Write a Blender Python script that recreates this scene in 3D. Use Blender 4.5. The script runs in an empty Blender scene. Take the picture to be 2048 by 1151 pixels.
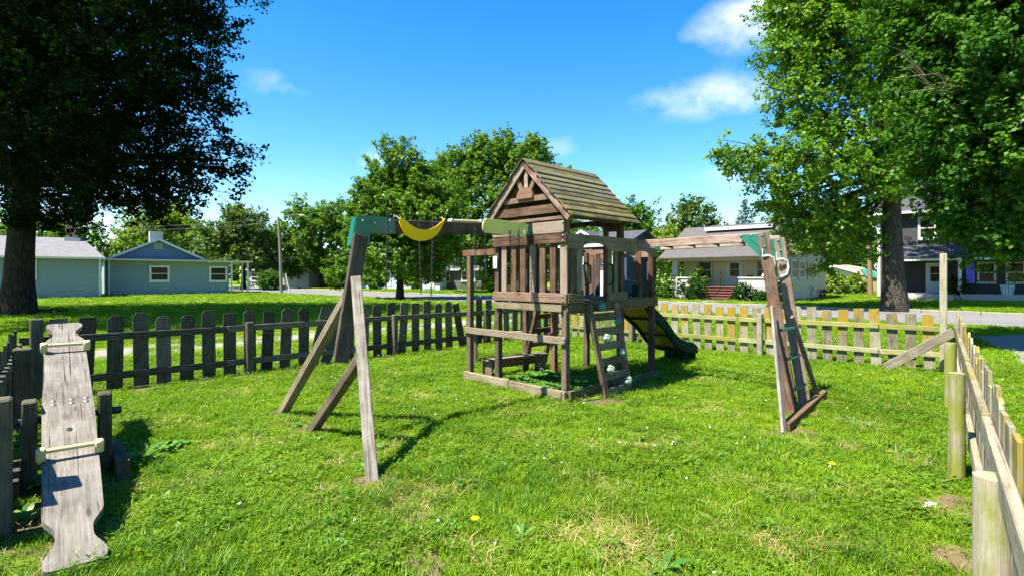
import bpy, bmesh, math, random
import numpy as np
from mathutils import Vector, Matrix, noise as mnoise

S = bpy.context.scene
COL = S.collection
rad = math.radians

# ------------------------------------------------------------------ camera, sky, sun, exposure
F, CX, HY, CAMH = 1050.0, 1024.0, 553.0, 1.6          # focal length in photo pixels, centre column, horizon row, eye height
cam_d = bpy.data.cameras.new('camera')
cam_d.sensor_width = 36.0
cam_d.lens = 36.0 * F / 2048.0
cam_d.shift_y = -22.5 / 2048.0
cam_d.clip_start = 0.05
cam_d.clip_end = 2000
cam = bpy.data.objects.new('camera', cam_d)
cam.location = (0, 0, CAMH)
cam.rotation_euler = (rad(90), 0, 0)
COL.objects.link(cam)
S.camera = cam

SUN_EL = 60.0
SUN_H = Vector((0.857, 0.516)).normalized()            # horizontal direction the light travels
sd = Vector((SUN_H.x * math.cos(rad(SUN_EL)), SUN_H.y * math.cos(rad(SUN_EL)), -math.sin(rad(SUN_EL))))
sun_d = bpy.data.lights.new('sun', 'SUN')
sun_d.energy = 5.0
sun_d.angle = rad(0.53)
sun_d.color = (1.0, 0.93, 0.78)
sun = bpy.data.objects.new('sun', sun_d)
sun.rotation_euler = sd.to_track_quat('-Z', 'Y').to_euler()
sun.location = (-20, -12, 40)
COL.objects.link(sun)

world = bpy.data.worlds.new('World')
S.world = world
world.use_nodes = True
wt = world.node_tree
wt.nodes.clear()


def wnode(t, **kw):
    n = wt.nodes.new(t)
    for k, v in kw.items():
        setattr(n, k, v)
    return n


def wmath(op, a, b=None, c=None, clamp=False):
    n = wt.nodes.new('ShaderNodeMath')
    n.operation = op
    n.use_clamp = clamp
    for i, v in enumerate((a, b, c)):
        if v is None:
            continue
        if isinstance(v, (int, float)):
            n.inputs[i].default_value = v
        else:
            wt.links.new(v, n.inputs[i])
    return n.outputs[0]


sky = wnode('ShaderNodeTexSky', sky_type='NISHITA')
sky.sun_disc = False
sky.sun_elevation = rad(SUN_EL)
sky.sun_rotation = math.atan2(-SUN_H.x, -SUN_H.y)
sky.air_density = 1.0
sky.dust_density = 0.3
sky.ozone_density = 1.6
hs = wnode('ShaderNodeHueSaturation')
hs.inputs['Saturation'].default_value = 1.46
hs.inputs['Value'].default_value = 1.0
wt.links.new(sky.outputs[0], hs.inputs['Color'])
tc = wnode('ShaderNodeTexCoord')


def pdir(px, py):
    return Vector(((px - CX) / F, 1.0, (HY - py) / F)).normalized()


# soft clouds: puffs round a few directions of the sky, and a general field elsewhere, broken up by noise
nz = wnode('ShaderNodeTexNoise')
nz.inputs['Scale'].default_value = 12.0
nz.inputs['Detail'].default_value = 7.0
nz.inputs['Roughness'].default_value = 0.62
mapn = wnode('ShaderNodeMapping')
mapn.inputs['Scale'].default_value = (1, 1, 1.5)
wt.links.new(tc.outputs['Generated'], mapn.inputs[0])
wt.links.new(mapn.outputs[0], nz.inputs['Vector'])
total = None
for px, py, rx, rz, amt in ((1435, 192, .10, 0.028, 1.05), (1505, 55, .055, .030, 1.15), (540, 168, .06, .022, .42), (1115, 292, .04, .02, .4),
                            (1465, 350, .06, .025, .45), (750, 318, .03, .02, .5), (1540, 2, .08, .02, .6), (1390, 72, .03, .014, .35)):
    d = pdir(px, py)
    r = Vector((d.y, -d.x, 0)).normalized()
    u = d.cross(r)
    if u.z < 0:
        u = -u
    dx = wnode('ShaderNodeVectorMath', operation='DOT_PRODUCT')
    dx.inputs[1].default_value = r / rx
    wt.links.new(tc.outputs['Generated'], dx.inputs[0])
    off = wnode('ShaderNodeVectorMath', operation='SUBTRACT')
    off.inputs[1].default_value = d
    wt.links.new(tc.outputs['Generated'], off.inputs[0])
    dz = wnode('ShaderNodeVectorMath', operation='DOT_PRODUCT')
    dz.inputs[1].default_value = u / rz
    wt.links.new(off.outputs[0], dz.inputs[0])
    dd = wnode('ShaderNodeVectorMath', operation='DOT_PRODUCT')
    dd.inputs[1].default_value = d / 0.5
    wt.links.new(off.outputs[0], dd.inputs[0])
    q = wmath('ADD', wmath('MULTIPLY', dx.outputs['Value'], dx.outputs['Value']), wmath('MULTIPLY', dz.outputs['Value'], dz.outputs['Value']))
    q = wmath('ADD', q, wmath('MULTIPLY', dd.outputs['Value'], dd.outputs['Value']))
    e = wmath('MULTIPLY', wmath('EXPONENT', wmath('MULTIPLY', q, -0.8)), amt)
    total = e if total is None else wmath('ADD', total, e)
cf = wmath('MULTIPLY', total, wmath('MULTIPLY_ADD', nz.outputs['Fac'], 3.4, -0.80))
cf = wmath('MULTIPLY_ADD', cf, 1.0, -0.16, clamp=True)
cf = wmath('MULTIPLY', cf, 0.72)
mix = wnode('ShaderNodeMix', data_type='RGBA')
wt.links.new(cf, mix.inputs['Factor'])
wt.links.new(hs.outputs[0], mix.inputs['A'])
mix.inputs['B'].default_value = (4.6, 4.85, 5.3, 1)
bg = wnode('ShaderNodeBackground')
bg.inputs['Strength'].default_value = 0.092
wt.links.new(mix.outputs['Result'], bg.inputs['Color'])
wo = wnode('ShaderNodeOutputWorld')
wt.links.new(bg.outputs[0], wo.inputs['Surface'])

S.view_settings.view_transform = 'Standard'
S.view_settings.look = 'None'
S.view_settings.exposure = 1.66
S.view_settings.gamma = 1.0
S.view_settings.use_curve_mapping = False
S.render.engine = 'CYCLES'
S.cycles.max_bounces = 8
S.cycles.transparent_max_bounces = 8
S.cycles.transmission_bounces = 4
S.cycles.diffuse_bounces = 4

# ------------------------------------------------------------------ helpers


def W(px, py, Y):
    """A point of the place seen at photo pixel (px, py) at depth Y."""
    return Vector(((px - CX) / F * Y, Y, CAMH - (py - HY) / F * Y))


def G(px, py):
    """The ground point seen at photo pixel (px, py)."""
    Y = CAMH * F / (py - HY)
    return Vector(((px - CX) / F * Y, Y, 0))


def tag(o, label=None, cat=None, group=None, kind=None):
    if label:
        o['label'] = label
    if cat:
        o['category'] = cat
    if group:
        o['group'] = group
    if kind:
        o['kind'] = kind
    return o


def thing(name, label, cat, loc=(0, 0, 0), rz=0.0, group=None):
    o = bpy.data.objects.new(name, None)
    o.empty_display_size = 0.2
    o.location = loc
    o.rotation_euler = (0, 0, rz)
    COL.objects.link(o)
    return tag(o, label, cat, group)


def link_mesh(name, me, parent=None, M=None):
    o = bpy.data.objects.new(name, me)
    COL.objects.link(o)
    if parent is not None:
        o.parent = parent
    if M is not None:
        o.matrix_basis = M
    return o


class MB:
    def __init__(s):
        s.v, s.f, s.m = [], [], []
        s.M = Matrix()
        s.mi = 0

    def add(s, vs, fs):
        b = len(s.v)
        s.v += [tuple(s.M @ Vector(p)) for p in vs]
        s.f += [tuple(i + b for i in f) for f in fs]
        s.m += [s.mi] * len(fs)
        return s

    def box(s, x0, y0, z0, x1, y1, z1):
        return s.add([(x0, y0, z0), (x1, y0, z0), (x1, y1, z0), (x0, y1, z0), (x0, y0, z1), (x1, y0, z1), (x1, y1, z1), (x0, y1, z1)],
                     [(0, 3, 2, 1), (4, 5, 6, 7), (0, 1, 5, 4), (1, 2, 6, 5), (2, 3, 7, 6), (3, 0, 4, 7)])

    def quad(s, *p):
        return s.add(p, [tuple(range(len(p)))])

    def cbox(s, x0, y0, z0, x1, y1, z1, c=.005):
        xs, ys, zs = (x0, x1), (y0, y1), (z0, z1)
        vs, idx = [], {}
        for i in (0, 1):
            for j in (0, 1):
                for k in (0, 1):
                    sx, sy, sz = 1 - 2 * i, 1 - 2 * j, 1 - 2 * k
                    idx[i, j, k] = len(vs)
                    vs += [(xs[i], ys[j] + sy * c, zs[k] + sz * c), (xs[i] + sx * c, ys[j], zs[k] + sz * c), (xs[i] + sx * c, ys[j] + sy * c, zs[k])]
        fs = []
        cyc = ((0, 0), (1, 0), (1, 1), (0, 1))
        for i in (0, 1):
            q = [idx[i, a, b] for a, b in cyc]
            fs.append(tuple(q if i else q[::-1]))
            q = [idx[a, i, b] + 1 for a, b in cyc]
            fs.append(tuple(q[::-1] if i else q))
            q = [idx[a, b, i] + 2 for a, b in cyc]
            fs.append(tuple(q if i else q[::-1]))
        for a in (0, 1):
            for b in (0, 1):
                q = (idx[0, a, b] + 1, idx[1, a, b] + 1, idx[1, a, b] + 2, idx[0, a, b] + 2)
                fs.append(q)
                q = (idx[a, 0, b], idx[a, 1, b], idx[a, 1, b] + 2, idx[a, 0, b] + 2)
                fs.append(q)
                q = (idx[a, b, 0], idx[a, b, 1], idx[a, b, 1] + 1, idx[a, b, 0] + 1)
                fs.append(q)
        for k, q in idx.items():
            fs.append((q, q + 1, q + 2))
        return s.add(vs, fs)

    def prism(s, out, y0, y1):
        """outline in (x, z), extruded along y"""
        n = len(out)
        vs = [(x, y0, z) for x, z in out] + [(x, y1, z) for x, z in out]
        fs = [tuple(range(n)), tuple(range(2 * n - 1, n - 1, -1))] + [(i, i + n, (i + 1) % n + n, (i + 1) % n) for i in range(n)]
        return s.add(vs, fs)

    def tube(s, pts, r, n=8, cap=True):
        pts = [Vector(p) for p in pts]
        if isinstance(r, (int, float)):
            r = [r] * len(pts)
        vs, fs = [], []
        t0 = (pts[1] - pts[0]).normalized()
        ref = Vector((0, 0, 1)) if abs(t0.z) < .9 else Vector((1, 0, 0))
        for i, p in enumerate(pts):
            t = (pts[min(i + 1, len(pts) - 1)] - pts[max(i - 1, 0)]).normalized()
            a = ref - t * ref.dot(t)
            a.normalize()
            ref = a
            b = t.cross(a)
            for k in range(n):
                an = 2 * math.pi * k / n
                vs.append(p + (a * math.cos(an) + b * math.sin(an)) * r[i])
        for i in range(len(pts) - 1):
            for k in range(n):
                fs.append((i * n + k, i * n + (k + 1) % n, (i + 1) * n + (k + 1) % n, (i + 1) * n + k))
        if cap:
            fs.append(tuple(range(n - 1, -1, -1)))
            e = (len(pts) - 1) * n
            fs.append(tuple(range(e, e + n)))
        return s.add(vs, fs)

    def ball(s, c, rx, ry, rz, nu=10, nv=6, rough=0, seed=0):
        rr = random.Random(seed)
        vs, fs = [], []
        for j in range(nv + 1):
            th = math.pi * j / nv
            for i in range(nu):
                ph = 2 * math.pi * i / nu
                k = 1 + rr.uniform(-rough, rough)
                vs.append((c[0] + rx * k * math.sin(th) * math.cos(ph), c[1] + ry * k * math.sin(th) * math.sin(ph), c[2] + rz * k * math.cos(th)))
        for j in range(nv):
            for i in range(nu):
                fs.append((j * nu + i, (j + 1) * nu + i, (j + 1) * nu + (i + 1) % nu, j * nu + (i + 1) % nu))
        return s.add(vs, fs)

    def mesh(s, name, mats, smooth=False, fix=True):
        me = bpy.data.meshes.new(name)
        me.from_pydata(s.v, [], s.f)
        for m in (mats if isinstance(mats, (list, tuple)) else [mats]):
            me.materials.append(m)
        if any(s.m):
            me.polygons.foreach_set('material_index', s.m)
        if fix:
            bm = bmesh.new()
            bm.from_mesh(me)
            bmesh.ops.recalc_face_normals(bm, faces=bm.faces)
            bm.to_mesh(me)
            bm.free()
        if smooth:
            me.polygons.foreach_set('use_smooth', [True] * len(me.polygons))
            if smooth != 'all':
                me.set_sharp_from_angle(angle=rad(40))
        me.update()
        return me

    def build(s, name, mats, parent=None, M=None, smooth=False, fix=True):
        return link_mesh(name, s.mesh(name, mats, smooth, fix), parent, M)


def frame(p0, p1, up):
    p0, p1 = Vector(p0), Vector(p1)
    X = (p1 - p0).normalized()
    Z = Vector(up)
    Z = (Z - X * Z.dot(X)).normalized()
    Y = Z.cross(X)
    M = Matrix((X, Y, Z)).transposed().to_4x4()
    M.translation = p0
    return M, (p1 - p0).length


def board(parent, name, p0, p1, w, t, mat, up=(0, 0, 1), c=.005):
    """A timber from p0 to p1 (its axis), w wide along up, t thick across; its own X runs along the grain."""
    M, L = frame(p0, p1, up)
    return MB().cbox(0, -t / 2, -w / 2, L, t / 2, w / 2, c).build(name, mat, parent, M)


def plank(parent, name, p0, p1, out, t, mat, up=(0, 0, 1)):
    """A timber with its own outline, given in (along, up) coordinates from p0"""
    M, L = frame(p0, p1, up)
    return MB().prism(out, -t / 2, t / 2).build(name, mat, parent, M)


# ------------------------------------------------------------------ materials


class NT:
    def __init__(s, name):
        s.mat = bpy.data.materials.new(name)
        s.mat.use_nodes = True
        s.t = s.mat.node_tree
        s.t.nodes.clear()
        s.out = s.t.nodes.new('ShaderNodeOutputMaterial')

    def n(s, typ, ins=None, **kw):
        n = s.t.nodes.new(typ)
        for k, v in kw.items():
            setattr(n, k, v)
        for k, v in (ins or {}).items():
            s.set(n, k, v)
        return n

    def set(s, n, k, v):
        i = n.inputs[k]
        if hasattr(v, 'node') and hasattr(v, 'links'):
            s.t.links.new(v, i)
        elif isinstance(v, (tuple, list)) and len(v) == 3 and i.type == 'RGBA':
            i.default_value = (*v, 1)
        else:
            i.default_value = v

    def math(s, op, a, b=0.0, clamp=False):
        n = s.n('ShaderNodeMath', operation=op, use_clamp=clamp)
        s.set(n, 0, a)
        s.set(n, 1, b)
        return n.outputs[0]

    def noise(s, vec, scale, detail=4, rough=.55, dist=0.0):
        n = s.n('ShaderNodeTexNoise', {'Scale': scale, 'Detail': detail, 'Roughness': rough, 'Distortion': dist})
        if vec is not None:
            s.set(n, 'Vector', vec)
        return n.outputs['Fac']

    def ramp(s, fac, stops, interp='LINEAR'):
        n = s.n('ShaderNodeValToRGB')
        n.color_ramp.interpolation = interp
        e = n.color_ramp.elements
        while len(e) < len(stops):
            e.new(0.5)
        for i, (p, c) in enumerate(stops):
            e[i].position = p
            e[i].color = (*c, 1) if not isinstance(c, (int, float)) else (c, c, c, 1)
        s.set(n, 0, fac)
        return n.outputs[0]

    def mix(s, fac, a, b, blend='MIX'):
        n = s.n('ShaderNodeMix', data_type='RGBA', blend_type=blend)
        s.set(n, 'Factor', fac)
        s.set(n, 'A', a)
        s.set(n, 'B', b)
        return n.outputs['Result']

    def mapping(s, vec, scale=(1, 1, 1), loc=(0, 0, 0)):
        n = s.n('ShaderNodeMapping')
        s.set(n, 0, vec)
        n.inputs['Scale'].default_value = scale
        s.set(n, 'Location', loc)
        return n.outputs[0]

    def bump(s, h, dist=.01, strength=.6, normal=None):
        n = s.n('ShaderNodeBump', {'Height': h, 'Distance': dist, 'Strength': strength})
        if normal is not None:
            s.set(n, 'Normal', normal)
        return n.outputs[0]

    def pbr(s, col, rough=.7, normal=None, spec=.3, **kw):
        n = s.n('ShaderNodeBsdfPrincipled', {'Base Color': col, 'Roughness': rough, 'Specular IOR Level': spec})
        for k, v in kw.items():
            s.set(n, k.replace('_', ' '), v)
        if normal is not None:
            s.set(n, 'Normal', normal)
        s.t.links.new(n.outputs[0], s.out.inputs[0])
        return s.mat


def wood(name, dark, mid, light, stain=None, stain_amt=.0, stain_hi=None, crack=.5, spread=.35, green=None, green_amt=0.0, k=.75):
    """Weathered timber, the grain along the object's own X; lichen or paint stains differ from board to board."""
    dark, mid, light = (tuple(x * k for x in c) for c in (dark, mid, light))
    stain = stain and tuple(x * (k * .3 + .6) for x in stain)
    green = green and tuple(x * k for x in green)
    t = NT(name)
    oc = t.n('ShaderNodeTexCoord').outputs['Object']
    oi = t.n('ShaderNodeObjectInfo').outputs['Random']
    off = t.n('ShaderNodeCombineXYZ', {0: t.math('MULTIPLY', oi, 91.0), 1: t.math('MULTIPLY', oi, 37.0), 2: t.math('MULTIPLY', oi, 53.0)}).outputs[0]
    v = t.n('ShaderNodeVectorMath', {0: oc, 1: off}, operation='ADD').outputs[0]
    g1 = t.noise(t.mapping(v, (1.6, 22, 22)), 1.6, 6, .65, .9)
    g2 = t.noise(t.mapping(v, (2.2, 90, 90)), 1.5, 4, .7, .4)
    blot = t.noise(v, 4.5, 4, .6)
    fac = t.math('ADD', t.math('MULTIPLY', g1, .55), t.math('MULTIPLY', g2, .45))
    fac = t.math('ADD', fac, t.math('MULTIPLY', t.math('SUBTRACT', blot, .5), .5))
    fac = t.math('ADD', fac, t.math('MULTIPLY', t.math('SUBTRACT', oi, .5), spread), clamp=True)
    col = t.ramp(fac, [(.28, dark), (.5, mid), (.74, light)])
    if stain is not None:
        z = t.noise(t.mapping(v, (1.2, 3, 3)), 3.2, 5, .65)
        r2 = t.math('FRACT', t.math('MULTIPLY', oi, 17.31))
        thr = t.math('ADD', z, t.math('MULTIPLY', t.math('SUBTRACT', r2, .5), .5))
        if stain_hi is not None:                       # lichen thickest towards the board's weathered end
            sx = t.n('ShaderNodeSeparateXYZ', {0: oc}).outputs[0]
            thr = t.math('ADD', thr, t.math('MULTIPLY', t.math('SUBTRACT', sx, stain_hi), .55))
        sm = t.ramp(thr, [(.62 - stain_amt, 0.0), (.82 - stain_amt, 1.0)])
        col = t.mix(t.math('MULTIPLY', sm, .85), col, t.mix(g2, stain, tuple(c * .55 for c in stain)))
    if green is not None:
        z = t.noise(v, 5.0, 5, .6)
        gm = t.ramp(z, [(.55 - green_amt, 0.0), (.75 - green_amt, .8)])
        col = t.mix(gm, col, green)
    cr = t.noise(t.mapping(v, (.55, 46, 46)), 2.1, 3, .5, .5)
    cm = t.ramp(cr, [(.31, 1.0), (.37, 0.0)])
    col = t.mix(t.math('MULTIPLY', cm, crack), col, tuple(c * .35 for c in dark))
    kn = t.n('ShaderNodeTexVoronoi', {'Vector': t.mapping(v, (2.6, 9, 9)), 'Scale': 1.0}).outputs['Distance']
    km = t.ramp(kn, [(.07, 1.0), (.14, 0.0)])
    col = t.mix(t.math('MULTIPLY', km, .6), col, tuple(c * .5 for c in dark))
    h = t.math('SUBTRACT', t.math('ADD', g2, t.math('MULTIPLY', g1, .6)), t.math('MULTIPLY', cm, 1.2))
    return t.pbr(col, .85, t.bump(h, .004, .8), .2)


def plain(name, col, rough=.6, var=.12, scale=6.0, spec=.4, bump=.0, metal=0.0, dirt=None, dirt_amt=.0):
    t = NT(name)
    oc = t.n('ShaderNodeTexCoord').outputs['Object']
    nz = t.noise(oc, scale, 6, .65)
    c = t.mix(nz, tuple(x * (1 - var) for x in col), tuple(min(1, x * (1 + var)) for x in col))
    if dirt is not None:
        c = t.mix(t.ramp(t.noise(oc, scale * .45, 6, .7), [(.5 - dirt_amt, 0.0), (.8 - dirt_amt, .85)]), c, dirt)
    nrm = t.bump(nz, .01, bump) if bump else None
    return t.pbr(c, rough, nrm, spec, Metallic=metal)


def shingle(name, c1, c2, w=.3, h=.14, moss=None):
    t = NT(name)
    uvn = t.n('ShaderNodeUVMap')
    uv = uvn.outputs[0]
    b = t.n('ShaderNodeTexBrick', {'Vector': uv, 'Color1': c1, 'Color2': c2, 'Mortar': tuple(x * .35 for x in c1), 'Scale': 1.0,
                                   'Mortar Size': .006, 'Brick Width': w, 'Row Height': h, 'Bias': 0.0})
    n = t.noise(uv, 1.3, 5, .6)
    col = t.mix(t.math('MULTIPLY', n, .5), b.outputs[0], tuple(x * .6 for x in c2))
    g = t.noise(uv, 60, 2)
    col = t.mix(.25, col, t.ramp(g, [(.3, tuple(x * .5 for x in c1)), (.7, tuple(x * 1.5 for x in c2))]))
    if moss:
        col = t.mix(t.ramp(t.noise(uv, 2.2, 5, .7), [(.52, 0.0), (.7, .8)]), col, moss)
    return t.pbr(col, .9, t.bump(b.outputs['Fac'], .02, -.5), .15)


def leaf_mat(name, c1, c2, c3, trans=.35, gloss=.03):
    t = NT(name)
    at = t.n('ShaderNodeAttribute', attribute_name='tint').outputs['Fac']
    col = t.ramp(at, [(.05, c1), (.5, c2), (.95, c3)])
    dif = t.n('ShaderNodeBsdfDiffuse', {'Color': col}).outputs[0]
    tcol = t.mix(1.0, col, (1.25, 1.3, .45), 'MULTIPLY')
    tr = t.n('ShaderNodeBsdfTranslucent', {'Color': tcol}).outputs[0]
    m = t.n('ShaderNodeMixShader', {0: trans, 1: dif, 2: tr}).outputs[0]
    gl = t.n('ShaderNodeBsdfGlossy', {'Color': (.9, .95, 1.0), 'Roughness': .42}).outputs[0]
    m2 = t.n('ShaderNodeMixShader', {0: gloss, 1: m, 2: gl}).outputs[0]
    t.t.links.new(m2, t.out.inputs[0])
    return t.mat


def grass_mat(name, c1, c2, c3, trans=.3, gloss=.012):
    """Blades: the colour drifts from place to place and from tuft to tuft."""
    t = NT(name)
    geo = t.n('ShaderNodeNewGeometry').outputs['Position']
    oi = t.n('ShaderNodeObjectInfo').outputs['Random']
    at = t.n('ShaderNodeAttribute', attribute_name='tint').outputs['Fac']
    big = t.noise(geo, .55, 4, .6)
    f = t.math('ADD', t.math('MULTIPLY', at, .45), t.math('MULTIPLY', oi, .3))
    f = t.math('ADD', f, t.math('MULTIPLY', t.math('SUBTRACT', big, .5), 1.2))
    col = t.ramp(f, [(.05, c1), (.38, c2), (.75, c3)])
    dif = t.n('ShaderNodeBsdfDiffuse', {'Color': col}).outputs[0]
    tr = t.n('ShaderNodeBsdfTranslucent', {'Color': t.mix(1.0, col, (1.25, 1.3, .5), 'MULTIPLY')}).outputs[0]
    m = t.n('ShaderNodeMixShader', {0: trans, 1: dif, 2: tr}).outputs[0]
    gl = t.n('ShaderNodeBsdfGlossy', {'Color': (.9, 1, .85), 'Roughness': .38}).outputs[0]
    m2 = t.n('ShaderNodeMixShader', {0: gloss, 1: m, 2: gl}).outputs[0]
    t.t.links.new(m2, t.out.inputs[0])
    return t.mat


M_fort = wood('fort_timber', (.055, .029, .019), (.165, .094, .062), (.275, .185, .138), stain=(.25, .085, .042), stain_amt=.0, crack=.6)
M_fort_green = wood('fort_timber_mossy', (.075, .055, .03), (.17, .13, .075), (.28, .24, .15), green=(.13, .13, .04), green_amt=.05, crack=.6)
M_fort_post = wood('fort_post_timber', (.075, .055, .035), (.19, .14, .09), (.30, .25, .18), stain=(.25, .11, .055), stain_amt=-.06, crack=.6)
M_base = wood('fort_base_timber', (.12, .095, .055), (.30, .25, .16), (.42, .37, .26), green=(.16, .15, .06), green_amt=-.04)
M_roof = wood('fort_roof_timber', (.045, .038, .024), (.115, .098, .062), (.20, .175, .115), stain=(.27, .22, .025), stain_amt=-.03, crack=.7, green=(.125, .135, .03), green_amt=.05, spread=.5)
M_peel = wood('peeling_timber', (.17, .08, .055), (.40, .30, .25), (.56, .49, .44), stain=(.26, .10, .06), stain_amt=.06, crack=.6)
M_red = wood('red_timber', (.085, .052, .037), (.22, .152, .112), (.34, .272, .215), stain=(.28, .125, .07), stain_amt=-.01, green=(.15, .13, .05), green_amt=-.1)
M_swing = wood('swing_timber', (.055, .036, .022), (.145, .10, .062), (.24, .18, .12), stain=(.24, .15, .06), stain_amt=.02, green=(.10, .10, .04), green_amt=-.04)
M_dkleg = wood('rotten_leg_timber', (.026, .019, .014), (.075, .060, .046), (.145, .12, .095), stain=(.16, .09, .05), stain_amt=-.1)
M_leg = wood('swing_leg_timber', (.07, .05, .03), (.19, .145, .095), (.30, .25, .18), stain=(.26, .13, .06), stain_amt=-.08, green=(.13, .13, .05), green_amt=-.02)
M_white = wood('bleached_timber', (.12, .10, .08), (.32, .285, .24), (.50, .455, .395), crack=.85, spread=.2)
M_seesaw = wood('seesaw_timber', (.06, .051, .043), (.195, .173, .15), (.335, .305, .27), crack=1.0, spread=.15, k=.72)
M_dark = wood('shaded_fence_timber', (.030, .026, .017), (.068, .060, .040), (.12, .108, .078), green=(.10, .105, .04), green_amt=-.02, k=1.1)  # colour lowered to carry the deep shade lying on the fence
M_pick = wood('picket_timber', (.11, .10, .06), (.27, .25, .165), (.40, .375, .28), stain=(.42, .27, .010), stain_amt=.12, stain_hi=.60, green=(.24, .23, .07), green_amt=-.02)
M_rail = wood('mossy_rail_timber', (.15, .145, .06), (.33, .325, .16), (.46, .44, .28), stain=(.34, .34, .06), stain_amt=.12)
M_rail2 = wood('grey_rail_timber', (.11, .10, .075), (.29, .26, .195), (.43, .39, .31), stain=(.33, .27, .04), stain_amt=.05)
M_pick2 = wood('grey_picket_timber', (.13, .115, .085), (.31, .28, .21), (.45, .415, .33), stain=(.38, .29, .03), stain_amt=.02, stain_hi=.7, green=(.27, .26, .09), green_amt=-.06)
M_postr = wood('fence_post_timber', (.13, .115, .075), (.33, .29, .20), (.46, .42, .32), stain=(.27, .32, .02), stain_amt=.26, spread=.2)
M_green = plain('green_plastic', (.003, .105, .065), .38, .15, 8, .5, dirt=(.05, .08, .05), dirt_amt=-.12)
M_dkgreen = plain('dark_green_plastic', (.003, .030, .014), .7, .2, 8, .08, dirt=(.02, .03, .012), dirt_amt=-.12)
M_yellow = plain('yellow_plastic', (.75, .42, .012), .42, .12, 9, .4, dirt=(.45, .40, .16), dirt_amt=-.08)
M_slide = plain('slide_yellow_plastic', (.30, .22, .03), .45, .2, 5, .4, dirt=(.05, .07, .02), dirt_amt=.06)
M_pale = plain('faded_yellow_plastic', (.58, .50, .15), .5, .15, 7, .4, dirt=(.30, .28, .10), dirt_amt=.0)
M_cream = plain('cream_plastic', (.46, .41, .20), .5, .12, 14, .4, dirt=(.30, .26, .12), dirt_amt=-.1)
M_rock = plain('climbing_hold_plastic', (.17, .22, .18), .6, .25, 14, .3, .4)
M_rock2 = plain('green_hold_plastic', (.045, .16, .13), .6, .25, 14, .3, .4)
M_ring = plain('pale_ring_plastic', (.42, .46, .43), .45, .08, 20, .4)
M_chain = plain('chain_steel', (.05, .05, .05), .5, .3, 60, .5, metal=.7)
M_bolt = plain('bolt_steel', (.26, .23, .21), .45, .3, 50, .5, metal=.7)
M_iron = plain('dark_iron', (.02, .02, .02), .5, .2, 20)
M_bark = None


def bark(name, c1, c2, scale=1.0):
    t = NT(name)
    oc = t.n('ShaderNodeTexCoord').outputs['Object']
    v = t.mapping(oc, (3 * scale, 3 * scale, .7 * scale))
    w = t.noise(v, 3.0, 6, .7, .6)
    vo = t.n('ShaderNodeTexVoronoi', {'Vector': t.mapping(oc, (9 * scale, 9 * scale, 2.2 * scale)), 'Scale': 1.0}, feature='DISTANCE_TO_EDGE').outputs['Distance']
    ed = t.ramp(vo, [(.0, 0.0), (.2, 1.0)])
    col = t.mix(w, c1, c2)
    col = t.mix(t.math('MULTIPLY', t.math('SUBTRACT', 1.0, ed), .6), col, tuple(x * .4 for x in c1))
    return t.pbr(col, .95, t.bump(t.math('ADD', w, ed), .03, .8), .1)


M_bark = bark('maple_bark', (.02, .016, .011), (.06, .05, .038))
M_bark2 = bark('grey_bark', (.035, .03, .022), (.105, .092, .072))
M_twig = plain('bare_twig', (.26, .20, .14), .9, .2, 8)

# foliage colours
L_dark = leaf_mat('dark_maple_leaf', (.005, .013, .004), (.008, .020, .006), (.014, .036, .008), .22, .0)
L_syc = leaf_mat('bright_sycamore_leaf', (.065, .155, .012), (.115, .235, .016), (.19, .31, .028), .45, .012)
L_mid = leaf_mat('green_maple_leaf', (.055, .125, .012), (.095, .190, .016), (.15, .255, .024), .42, .012)
L_deep = leaf_mat('deep_green_leaf', (.026, .082, .011), (.053, .142, .016), (.10, .21, .022), .40, .008)
L_light = leaf_mat('light_green_leaf', (.09, .16, .018), (.15, .24, .025), (.21, .30, .036), .42, .015)
L_olive = leaf_mat('olive_green_leaf', (.045, .085, .016), (.08, .14, .022), (.13, .19, .03), .36, .015)
L_spruce = leaf_mat('blue_spruce_needle', (.05, .11, .10), (.09, .17, .15), (.14, .24, .21), .15)
L_bush = leaf_mat('boxwood_leaf', (.012, .045, .008), (.022, .075, .011), (.04, .12, .016), .25, .008)

# ------------------------------------------------------------------ ground, road, paths
rng = np.random.default_rng(7)


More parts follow.
